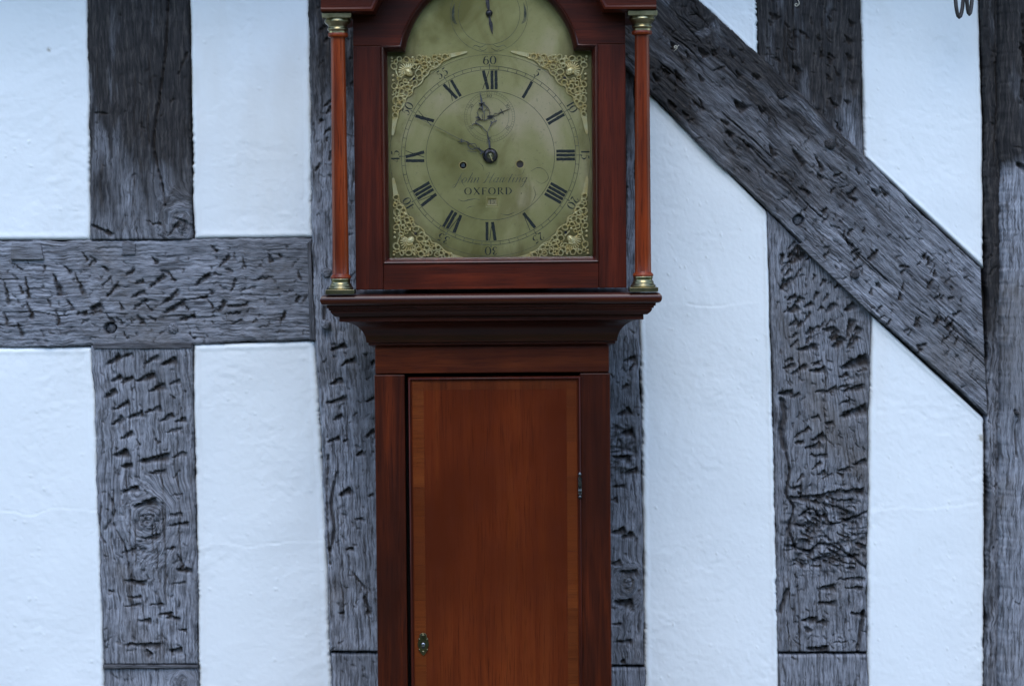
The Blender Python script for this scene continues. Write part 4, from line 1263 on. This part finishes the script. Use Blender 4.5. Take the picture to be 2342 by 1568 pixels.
# stroke letters: list of (points, widths) in a box 0..1 high
def ell(cx, cy, rx, ry, wt, wn, a0=0, a1=2 * math.pi, n=14):
    q = np.linspace(a0, a1, n)
    return ([(cx + rx * math.cos(a), cy + ry * math.sin(a)) for a in q], [wn + (wt - wn) * abs(math.cos(a)) ** 1.5 for a in q])
T_, N_ = 0.17, 0.035
G = {
 '0': (0.72, [ell(0.36, 0.5, 0.29, 0.46, T_, N_)]),
 '1': (0.34, [([(0.17, 0.02), (0.17, 0.98)], [T_, T_])]),
 '2': (0.62, [([(0.10, 0.72), (0.18, 0.93), (0.36, 0.96), (0.50, 0.78), (0.40, 0.5), (0.12, 0.08)], [0.10, N_, 0.06, T_, 0.10, N_]), ([(0.12, 0.08), (0.30, 0.12), (0.54, 0.08)], [N_, 0.14, 0.05])]),
 '3': (0.60, [([(0.10, 0.80), (0.26, 0.96), (0.44, 0.80), (0.24, 0.55)], [0.12, N_, T_, N_]), ([(0.24, 0.55), (0.50, 0.34), (0.28, 0.04), (0.08, 0.18)], [N_, T_, N_, 0.12])]),
 '4': (0.66, [([(0.44, 0.02), (0.44, 0.98)], [T_, T_]), ([(0.44, 0.96), (0.06, 0.30)], [N_, N_]), ([(0.04, 0.30), (0.62, 0.30)], [0.05, 0.05])]),
 '5': (0.60, [([(0.16, 0.56), (0.34, 0.62), (0.52, 0.36), (0.30, 0.04), (0.08, 0.14)], [N_, N_, T_, N_, 0.12]), ([(0.16, 0.56), (0.18, 0.94)], [N_, N_]), ([(0.18, 0.92), (0.36, 0.90), (0.54, 0.97)], [0.08, 0.14, 0.04])]),
 '6': (0.70, [ell(0.36, 0.30, 0.26, 0.28, T_, N_), ([(0.54, 0.88), (0.40, 0.96), (0.18, 0.72), (0.10, 0.34)], [0.10, N_, 0.14, T_])]),
}
C1, C0 = 0.20, 0.035
CAPS = {
 'O': (1.05, [ell(0.5, 0.5, 0.42, 0.47, C1, C0)]),
 'X': (0.95, [([(0.12, 0.97), (0.82, 0.03)], [C1, C1]), ([(0.80, 0.97), (0.12, 0.03)], [0.07, 0.07]), ([(0.02, 0.03), (0.24, 0.03)], [0.06, 0.06]), ([(0.68, 0.97), (0.92, 0.97)], [0.05, 0.05])]),
 'F': (0.75, [([(0.18, 0.02), (0.18, 0.98)], [C1, C1]), ([(0.10, 0.96), (0.66, 0.96), ], [0.06, 0.06]), ([(0.20, 0.52), (0.50, 0.52)], [0.05, 0.05]), ([(0.06, 0.03), (0.32, 0.03)], [0.05, 0.05]), ([(0.66, 0.98), (0.66, 0.80)], [0.08, 0.03]), ([(0.50, 0.60), (0.50, 0.44)], [0.06, 0.06])]),
 'R': (0.90, [([(0.18, 0.02), (0.18, 0.98)], [C1, C1]), ([(0.18, 0.96), (0.50, 0.95), (0.62, 0.75), (0.48, 0.54), (0.20, 0.52)], [C0, 0.06, C1 * .9, 0.05, C0]), ([(0.40, 0.52), (0.58, 0.26), (0.84, 0.03)], [0.06, 0.15, 0.10]), ([(0.06, 0.03), (0.32, 0.03)], [0.05, 0.05])]),
 'D': (1.0, [([(0.18, 0.02), (0.18, 0.98)], [C1, C1]), ([(0.18, 0.96), (0.50, 0.95), (0.84, 0.5), (0.50, 0.05), (0.18, 0.04)], [C0, 0.06, C1, 0.06, C0])]),
}
K, F0 = 0.17, 0.05
SCR = {  # sloping engraved script, x-height 1, ascenders to 1.9, descenders to -0.8; the slope is added later
 'J': (1.0, [([(0.86, 1.75), (0.58, 1.86), (0.52, 1.2), (0.50, 0.2), (0.46, -0.75), (0.20, -0.85), (0.10, -0.55), (0.40, -0.2), (0.80, 0.2)], [F0, F0, K, K, K * .8, F0, F0, F0, F0])]),
 'o': (0.78, [ell(0.36, 0.5, 0.26, 0.46, K, F0)]),
 'h': (0.86, [([(0.20, 0.0), (0.20, 0.9), (0.24, 1.8), (0.10, 1.85)], [K, K, K * .7, F0]), ([(0.20, 0.4), (0.42, 0.92), (0.62, 0.85), (0.62, 0.15), (0.72, 0.0), (0.86, 0.25)], [F0, F0, K, K, F0, F0])]),
 'n': (0.90, [([(0.0, 0.7), (0.14, 0.95), (0.20, 0.8), (0.20, 0.0)], [F0, F0, K, K]), ([(0.20, 0.3), (0.44, 0.92), (0.64, 0.85), (0.64, 0.15), (0.74, 0.0), (0.90, 0.25)], [F0, F0, K, K, F0, F0])]),
 'H': (1.40, [([(0.0, 1.3), (0.10, 1.8), (0.34, 1.85), (0.36, 1.0), (0.30, 0.1), (0.08, -0.05)], [F0, F0, 0.09, K, K, F0]), ([(1.05, 1.85), (0.98, 1.0), (0.98, 0.1), (1.16, 0.0), (1.34, 0.25)], [0.09, K, K, F0, F0]), ([(0.34, 0.90), (0.66, 1.02), (0.98, 0.95)], [F0, 0.07, F0])]),
 'a': (0.88, [ell(0.34, 0.48, 0.26, 0.45, K, F0), ([(0.60, 0.95), (0.60, 0.15), (0.70, 0.0), (0.86, 0.25)], [K, K, F0, F0])]),
 'w': (1.16, [([(0.10, 0.95), (0.12, 0.2), (0.28, 0.02), (0.46, 0.3)], [K, K, F0, F0]), ([(0.50, 0.95), (0.52, 0.2), (0.68, 0.02), (0.90, 0.4), (0.94, 0.92), (1.12, 0.78)], [K, K, F0, F0, 0.08, F0])]),
 't': (0.58, [([(0.24, 1.6), (0.22, 0.2), (0.34, 0.0), (0.54, 0.25)], [K, K, F0, F0]), ([(0.02, 1.0), (0.50, 1.0)], [F0, F0])]),
 'i': (0.50, [([(0.18, 0.95), (0.18, 0.15), (0.30, 0.0), (0.48, 0.25)], [K, K, F0, F0]), ([(0.20, 1.36), (0.20, 1.46)], [0.13, 0.13])]),
 'g': (0.86, [ell(0.34, 0.50, 0.26, 0.44, K, F0), ([(0.60, 0.95), (0.60, 0.0), (0.54, -0.75), (0.28, -0.85), (0.16, -0.55), (0.50, -0.15), (0.84, 0.25)], [K, K, K * .8, F0, F0, F0, F0])]),
 ' ': (0.55, []),
}
def text(bm, s, font, T, gap=0.08):
    x = 0
    for ch in s:
        adv, strokes = font[ch]
        for pts_, wd_ in strokes:
            q = [T(x + a, c) for a, c in pts_]
            ribbon(bm, [D(*p) for p in q], [w_ * T.k * SD for w_ in wd_], YE - 0.00003, n=4)
        x += adv + gap
def tw(s, font, gap=0.08):
    return sum(font[c][0] + gap for c in s) - gap

for k in range(12):
    s = str(60 if k == 0 else 5 * k)
    ang = math.pi / 2 - k * math.pi / 6
    hgt = 20.0
    wtot = tw(s, G, 0.10)
    bm = bmesh.new()
    def T(x, y, ang=ang, wtot=wtot):
        xx = (x - wtot / 2) * hgt; rr_ = 206.5 + y * hgt
        return rr_ * math.cos(ang) + xx * math.sin(ang), rr_ * math.sin(ang) - xx * math.cos(ang)
    T.k = hgt
    text(bm, s, G, T, 0.10)
    obj('minute_numeral', bm, 'line', dial, smooth=0)
for k, s in enumerate(('60', '10', '20', '30', '40', '50')):
    ang = math.pi / 2 - k * math.pi / 3
    wtot = tw(s, G, 0.10); hgt = 7.5
    bm = bmesh.new()
    def T(x, y, ang=ang, wtot=wtot):
        xx = (x - wtot / 2) * hgt; rr_ = 44.5 + y * hgt * 0.9
        return SXc + rr_ * math.cos(ang) + xx * math.sin(ang), SYc + rr_ * math.sin(ang) - xx * math.cos(ang)
    T.k = hgt * 1.1
    text(bm, s, G, T, 0.10)
    obj('seconds_numeral', bm, 'faint', dial, smooth=0)

bm = bmesh.new()
s = 'John Hawting'; hh = 12.0; wtot = tw(s, SCR, 0.02); xs_ = 166.0 / (wtot * hh)
def T(x, y):
    return -84 + x * hh * xs_ + y * hh * 0.50, -61 + y * hh
T.k = hh * 0.86
text(bm, s, SCR, T, 0.02)
obj('maker_signature', bm, 'faint', dial, smooth=0)
bm = bmesh.new()
s = 'OXFORD'; hh = 16.5; wtot = tw(s, CAPS, 0.16); xs_ = 110.0 / (wtot * hh)
def T(x, y):
    return -60 + x * hh * xs_, -88.5 + y * hh
T.k = hh * 0.9
text(bm, s, CAPS, T, 0.16)
x, z = D(70, -86)
blob(bm, (x, YE, z), (0.0008, 0.0001, 0.0008), 8)
obj('town_name', bm, 'line', dial, smooth=0)

# winding holes, date window
for cx, cy, r in ((-62.3, -21.2, 8.4), (67.5, -19.8, 8.8)):
    bm = bmesh.new()
    pr = [(r + 1.4, YD - 0.0001), (r + 0.5, YD - 0.0007), (r - 0.6, YD - 0.0001), (r - 0.9, YD + 0.003)]
    rg = []
    for q, y in pr:
        rg.append([bm.verts.new((*D(cx + q * math.cos(2 * math.pi * k / 28), cy + q * math.sin(2 * math.pi * k / 28))[:1], y, D(0, cy + q * math.sin(2 * math.pi * k / 28))[1])) for k in range(28)])
    for a, c in zip(rg, rg[1:]):
        for k in range(28):
            j = (k + 1) % 28
            bm.faces.new((a[k], a[j], c[j], c[k]))
    obj('winding_hole', bm, 'gilt', dial, smooth=60)
bm = bmesh.new(); x, z = D(-62.6, -21); box(bm, x - 0.003, x + 0.003, YD + 0.006, YD + 0.05, z - 0.003, z + 0.003)
obj('winding_square', bm, 'nickel', dial, smooth=0, bevel=0.0006)
bm = bmesh.new(); x, z = D(67.5, -19.8)
lathe_pts = circle(67.5, -19.8, 12)
prism(bm, [D(*p) for p in lathe_pts], YD + 0.005, YD + 0.007)
m, t, b = nmat('brown shutter'); b.inputs['Base Color'].default_value = (0.10, 0.075, 0.065, 1); b.inputs['Roughness'].default_value = 0.5
M['shutter'] = m
obj('maintaining_shutter', bm, 'shutter', dial, smooth=0)
bm = bmesh.new(); x0, z0 = D(-30, -135); x1, z1 = D(36, -75)
box(bm, x0, x1, YD + 0.055, YD + 0.057, D(0, -250)[1], D(0, 200)[1])
obj('movement_plate', bm, 'void', clock, smooth=0)
# bevelled frame of the date window
bm = bmesh.new()
ro = [(-10, -93), (16.5, -93), (18, -117), (-11, -117)]; ri = [(-6, -97.5), (13, -97.5), (13.5, -111.5), (-6.5, -111.5)]
va = [bm.verts.new((D(*p)[0], YD - 0.0004, D(*p)[1])) for p in ro]; vb = [bm.verts.new((D(*p)[0], YD + 0.0022, D(*p)[1])) for p in ri]
vc = [bm.verts.new((D(*p)[0], YD + 0.0008, D(*p)[1])) for p in [(-10.4, -92.6), (16.9, -92.6), (18.4, -117.4), (-11.4, -117.4)]]
for k in range(4):
    j = (k + 1) % 4
    bm.faces.new((va[k], va[j], vb[j], vb[k])); bm.faces.new((vc[k], vc[j], va[j], va[k]))
obj('date_window', bm, 'gilt', dial, smooth=0)
bm = bmesh.new(); x0, z0 = D(-14, -120); x1, z1 = D(20, -88)
box(bm, x0, x1, YD + 0.0035, YD + 0.005, z0, z1)
obj('date_disc', bm, 'disc', dial, smooth=0)
bm = bmesh.new()
def T(x, y):
    return -2 + x * 10, -110 + y * 11
T.k = 11
yy = YE; YE = YD + 0.0034
text(bm, '15', G, T, 0.15)
YE = yy
obj('date_numeral', bm, 'faint', dial, smooth=0)

# ------------------------------------------------------------------ spandrels: pierced castings with a cherub mask
RINGS = [(318,300,35),(430,305,46),(630,290,45),(725,285,27),(775,310,36),(880,280,42),(950,305,38),(1040,262,42),(1102,252,28),(840,375,34),(905,382,36),(590,355,42),
 (680,322,30),(735,440,36),(715,385,40),(676,462,28),(235,415,48),(255,335,30),(620,522,52),(722,536,38),(556,688,44),(640,602,38),(235,720,42),(350,705,34),(445,742,38),
 (280,785,34),(240,822,28),(350,800,42),(408,828,42),(282,860,30),(258,950,56),(322,920,42),(300,1030,42),(352,982,34),(230,1070,28),(250,1125,26),(240,1190,42),(480,800,26),
 (800,420,24),(320,600,34),(560,420,30),(360,330,24),(400,640,28),(510,330,24)]
BEADS = [(525,275,22),(195,280,24),(195,330,18),(212,555,24),(212,632,24),(455,675,24),(385,925,26),(690,255,18),(320,575,22),(500,720,18),(780,360,18),(960,235,18),(335,880,18),(205,860,18),(740,255,16),(860,430,20),(210,1110,14),(300,1100,14),(985,345,16)]
INNER = [(1120,292),(1050,312),(985,352),(935,412),(868,452),(800,472),(760,545),(700,590),(668,662),(600,722),(528,752),(505,850),(420,900),(392,990),(345,1070),(300,1110),(278,1240)]
def mk_spandrel(sx, sy):
    def Q(zx, zy):
        px_ = (930 + zx / 6.532) * 0.9368 - DCX; py_ = DCY - (100 + zy / 6.532) * 0.9368
        if sx > 0: px_ = -px_ - 1.5
        if sy < 0: py_ = -py_ - 1.0
        return D(px_, py_)
    q = 0.9368 / 6.532 * SD
    bm = bmesh.new()
    rg = random.Random(int(5 + sx * 2 + sy))
    for x, y, r in RINGS:
        jx, jy = rg.uniform(-6, 6), rg.uniform(-6, 6)
        c = Q(x + jx, y + jy); n_ = 12; e = rg.uniform(0.85, 1.15); a0 = rg.uniform(0, 3)
        pp = []
        for k in range(n_):
            a = 2 * math.pi * k / n_
            xx = r * e * math.cos(a); zz = r / e * math.sin(a)
            pp.append((c[0] + q * (xx * math.cos(a0) - zz * math.sin(a0)), YD - 0.0030 - 0.0006 * math.sin(a + a0), c[1] + q * (xx * math.sin(a0) + zz * math.cos(a0))))
        tube(bm, pp, q * rg.uniform(10.5, 14.5), 6, True)
    for x, y, r in BEADS:
        c = Q(x, y); blob(bm, (c[0], YD - 0.0030, c[1]), (q * r, 0.0018, q * r), 8)
    inner = [Q(*p) for p in smooth_pts(INNER, 4)]
    tube(bm, [(x, YD - 0.0024, z) for x, z in inner], q * 13, 6)
    # webs joining the scrolls
    for a, c in (((300, 330), (430, 350)), ((430, 350), (600, 380)), ((600, 380), (760, 340)), ((240, 440), (300, 600)), ((300, 600), (280, 760)), ((300, 760), (400, 700)), ((560, 560), (480, 640)),
                 ((760, 350), (900, 340)), ((640, 470), (700, 430)), ((280, 860), (380, 880)), ((640, 400), (590, 470)), ((400, 640), (470, 700)), ((860, 300), (960, 260)), ((230, 880), (215, 1010)), ((560, 300), (480, 310))):
        p0_, p1_ = Q(*a), Q(*c)
        tube(bm, [(p0_[0], YD - 0.0010, p0_[1]), (p1_[0], YD - 0.0010, p1_[1])], q * 12, 6)
    # the two plain tapering tails
    for a, w0, c, w1 in (((1105, 252), 74, (1392, 190), 26), ((238, 1225), 84, (197, 1500), 34)):
        pa, pc = Q(*a), Q(*c)
        for_w = [w0 * q, (w0 * 0.72 + w1 * 0.28) * q, (w0 + w1) / 2 * q, w1 * 1.1 * q, w1 * 0.6 * q]
        pts_ = [(pa[0] + (pc[0] - pa[0]) * u, pa[1] + (pc[1] - pa[1]) * u) for u in (0, 0.28, 0.6, 0.93, 1.0)]
        ribbon(bm, pts_, for_w, YD - 0.0034, 0.0030, n=4)
    # rays of the shell behind the mask
    fc = Q(455, 500)
    dgx, dgz = (-1 if sx < 0 else 1) * 0.7071, (1 if sy > 0 else -1) * 0.7071
    base = math.atan2(dgz, dgx)
    for k in range(-5, 6):
        a = base + k * 0.27
        r0_, r1_ = 70 * q, (165 - 4 * abs(k)) * q
        tube(bm, [(fc[0] + r0_ * math.cos(a), YD - 0.0014, fc[1] + r0_ * math.sin(a)), (fc[0] + r1_ * math.cos(a), YD - 0.0008, fc[1] + r1_ * math.sin(a))], [q * 15, q * 11], 6)
    sp = obj('spandrel', bm, 'gilt', clock, smooth=60)
    sp['label'] = {(-1, 1): 'pierced brass spandrel at the upper left of the dial', (1, 1): 'pierced brass spandrel at the upper right of the dial',
                   (-1, -1): 'pierced brass spandrel at the lower left of the dial', (1, -1): 'pierced brass spandrel at the lower right of the dial'}[(sx, sy)]
    bm = bmesh.new()
    rot = Matrix.Rotation(-(base - math.pi / 2), 3, 'Y')
    def F(x, z, y=0.0):
        v = rot @ Vector((x * q, 0, z * q))
        return (fc[0] + v.x, YD - 0.0040 - y, fc[1] + v.z)
    blob(bm, F(0, -5), (q * 58, 0.0026, q * 78), 14, rot)
    blob(bm, F(0, -8, 0.0024), (q * 10, 0.0010, q * 20), 8, rot)
    blob(bm, F(-26, -22, 0.0014), (q * 22, 0.0012, q * 22), 8, rot)
    blob(bm, F(26, -22, 0.0014), (q * 22, 0.0012, q * 22), 8, rot)
    blob(bm, F(0, -46, 0.0016), (q * 16, 0.0010, q * 7), 8, rot)
    blob(bm, F(0, -66, 0.0010), (q * 18, 0.0010, q * 12), 8, rot)
    blob(bm, F(0, 34, 0.0012), (q * 40, 0.0012, q * 20), 8, rot)
    for k in range(-4, 5):
        a = k * 0.36
        blob(bm, F(62 * math.sin(a), 6 + 64 * math.cos(a), 0.0004), (q * 17, 0.0016, q * 17), 8, rot)
    obj('cherub_mask', bm, 'gilt', sp, smooth=60)
    bm = bmesh.new()
    c = Q(545, 612); blob(bm, (c[0], YD - 0.002, c[1]), (q * 24, 0.0012, q * 24), 10)
    obj('fixing_screw', bm, 'steel', sp, smooth=60)
for sy in (1, -1):
    for sx in (-1, 1):
        mk_spandrel(sx, sy)

# ------------------------------------------------------------------ hands
def ZH(zx, zy):
    return D((zx - 835) / 7.61, (1290 - zy) / 7.61)
HK = 0.70
def strokes(bm, lst, y, th):
    for pts_, wd_ in lst:
        w_ = [v * HK for v in wd_]
        ribbon(bm, [ZH(*p) for p in pts_], [v / 7.61 * SD for v in w_], y, th, n=4)
bm = bmesh.new()
strokes(bm, [([(828, 1170), (818, 1060), (797, 960), (785, 885)], [54, 40, 26, 20]),
 ([(785, 890), (738, 840), (690, 785), (630, 748), (588, 722), (600, 686), (650, 668), (700, 664)], [16, 18, 22, 26, 22, 20, 22, 18]),
 ([(788, 890), (815, 830), (848, 762), (868, 718), (840, 698)], [16, 18, 22, 26, 20]),
 ([(605, 742), (545, 742), (528, 760)], [22, 18, 20]), ([(872, 722), (925, 702), (955, 688)], [18, 18, 30]), ([(925, 700), (908, 655), (868, 632)], [12, 14, 16]),
 ([(695, 662), (742, 684), (792, 655)], [16, 20, 18]), ([(575, 630), (630, 628), (680, 668)], [8, 34, 20]), ([(660, 645), (622, 560), (640, 492), (684, 440), (690, 400)], [18, 12, 14, 22, 26]),
 ([(825, 590), (830, 520), (800, 462), (752, 420), (728, 378)], [14, 12, 20, 24, 20]), ([(642, 478), (700, 504), (732, 532), (760, 492), (800, 465)], [14, 14, 14, 14, 14]),
 ([(735, 530), (736, 610), (745, 684)], [22, 14, 16]), ([(702, 575), (705, 664)], [12, 12]), ([(712, 500), (700, 440), (690, 340), (676, 250), (664, 184)], [26, 44, 52, 24, 5]),
 ([(640, 380), (690, 400), (742, 368)], [24, 26, 34]), ([(770, 1085), (785, 1050), (775, 1010)], [10, 12, 8]), ([(835, 980), (815, 1010), (845, 1060)], [24, 14, 8]),
 ([(620, 560), (600, 540)], [10, 6]), ([(835, 560), (850, 545)], [10, 6])], YD - 0.0042, 0.0012)
obj('hour_hand', bm, 'grey_steel', clock, smooth=30)
bm = bmesh.new()
HK = 0.52
strokes(bm, [([(740, 1240), (680, 1205), (600, 1150)], [90, 70, 40]), ([(640, 1130), (655, 1190), (690, 1250), (650, 1260)], [14, 30, 30, 18]),
 ([(600, 1160), (520, 1180), (450, 1130), (470, 1070), (420, 1040)], [22, 30, 24, 22, 24]), ([(610, 1170), (580, 1090), (500, 1085), (455, 1100), (440, 1050)], [22, 18, 22, 18, 20]),
 ([(590, 1170), (540, 1120), (480, 1080), (400, 1038), (330, 1012)], [26, 18, 16, 26, 30]), ([(340, 1060), (332, 1030), (350, 990)], [24, 34, 12]), ([(270, 1050), (330, 1040), (380, 1056)], [10, 28, 12]),
 ([(335, 1016), (290, 994), (160, 925), (0, 838), (-260, 706), (-508, 585)], [24, 13, 12, 12, 11, 7]), ([(440, 1200), (480, 1215), (560, 1225), (600, 1215)], [14, 12, 14, 16])], YD - 0.0068, 0.0012)
obj('minute_hand', bm, 'grey_steel', clock, smooth=30)
bm = bmesh.new()
HK = 0.62
strokes(bm, [([(790, 615), (840, 610), (905, 606)], [44, 60, 26]), ([(790, 650), (850, 640), (880, 625)], [34, 36, 20]), ([(895, 612), (950, 600), (1040, 540), (1160, 490), (1185, 488)], [18, 12, 14, 12, 22]),
 ([(890, 585), (930, 560), (985, 560), (1030, 535)], [10, 12, 12, 14]), ([(1020, 485), (1045, 530), (1070, 578)], [30, 14, 24]), ([(1030, 545), (1055, 540)], [26, 20])], YD - 0.0022, 0.0009)
obj('seconds_hand', bm, 'steel', clock, smooth=30)
bm = bmesh.new()
def ZA(x, y):
    return D(x, 322 + y)
ribbon(bm, [ZA(-7, 62), ZA(-5, 40), ZA(-3, 22), ZA(-0.5, 5)], [3 * SD, 7 * SD, 8 * SD, 4 * SD], YD - 0.0035, 0.001)
ribbon(bm, [ZA(0, -5), ZA(2, -16), ZA(4, -26), ZA(7, -47)], [4 * SD, 5 * SD, 8 * SD, 1 * SD], YD - 0.0035, 0.001)
x, z = ZA(0, 0)
blob(bm, (x, YD - 0.004, z), (8 * SD, 0.0022, 8 * SD), 14)
obj('strike_hand', bm, 'steel', clock, smooth=40)
# collet, washer and pin at the centre
bm = bmesh.new()
def disc(bm, cx, cy, prof, n=32):
    rg = [[bm.verts.new((D(cx + r * math.cos(2 * math.pi * k / n), 0)[0], y, D(0, cy + r * math.sin(2 * math.pi * k / n))[1])) for k in range(n)] for r, y in prof]
    for a, c in zip(rg, rg[1:]):
        for k in range(n):
            j = (k + 1) % n
            bm.faces.new((a[k], a[j], c[j], c[k]))
    bm.faces.new(rg[0]); bm.faces.new(rg[-1][::-1])
disc(bm, 0, 0, [(17, YD - 0.0001), (17.3, YD - 0.004), (16.6, YD - 0.0072), (14, YD - 0.0086), (11, YD - 0.0090), (9, YD - 0.0090)])
obj('hand_boss', bm, 'steel', clock, smooth=40)
bm = bmesh.new()
disc(bm, 0.5, 0.5, [(8.6, YD - 0.0085), (8.6, YD - 0.0105), (7.0, YD - 0.0112), (4, YD - 0.0110), (3, YD - 0.0112), (2.6, YD - 0.0125), (1.2, YD - 0.0128)])
obj('collet', bm, 'brass', clock, smooth=40)
bm = bmesh.new()
p_ = [ZH(838, 1285), ZH(850, 1320), ZH(862, 1365), ZH(878, 1388)]
tube(bm, [(x, YD - 0.0122, z) for x, z in p_], [0.0007, 0.0008, 0.0007, 0.0004], 8)
obj('taper_pin', bm, 'gilt', clock, smooth=60)

# ------------------------------------------------------------------ small things
# cobweb wisps
def wisp(x, y, pts_, lab):
    c = W(x, y, YW - 0.012)
    bm = bmesh.new()
    q = smooth_pts([(c[0] + a * S, YW - 0.013 - 0.003 * math.sin(i), c[2] - d * S) for i, (a, d) in enumerate(pts_)], 5)
    tube(bm, q, [1.5 * S * (0.35 + 0.65 * math.sin(math.pi * (k + 0.5) / len(q))) for k in range(len(q))], 6)
    tag(obj('cobweb', bm, 'web', None, smooth=60), lab, 'cobweb')
wisp(1824, -4, [(-4, 0), (2, 8), (3, 15), (-2, 20), (-6, 17), (-3, 13), (3, 18)], 'pale wisp of cobweb at the top of the dark post above the brace')
wisp(1545, 108, [(8, -4), (3, 0), (-2, 3), (-3, -1), (2, -3), (4, 2), (-4, 10)], 'tiny pale cobweb on the dark brace beside the right column')

# iron chain links hanging from the jetty at the top right
def chain(x, y, r, hgt, name_label):
    Yc = YW - 0.10
    c = W(x, y, Yc)
    bm = bmesh.new()
    pts_ = []
    for k in range(24):
        a = 2 * math.pi * k / 24
        pts_.append((c[0] + r * S * math.cos(a), Yc + 0.004 * math.cos(a), c[2] + hgt * S * 0.5 + hgt * S * 0.5 * math.sin(a)))
    tube(bm, pts_, 4.6 * S, 10, True)
    o = obj('chain_link', bm, 'iron', None, smooth=60)
    tag(o, name_label, 'chain link', 'iron links hanging at the top right')
    return o
chain(2194, 40, 12, 170, 'lower dull iron chain link hanging before the white panel beside the corner post')
chain(2217, 33, 9, 170, 'higher dull iron chain link hanging closest to the dark door post')
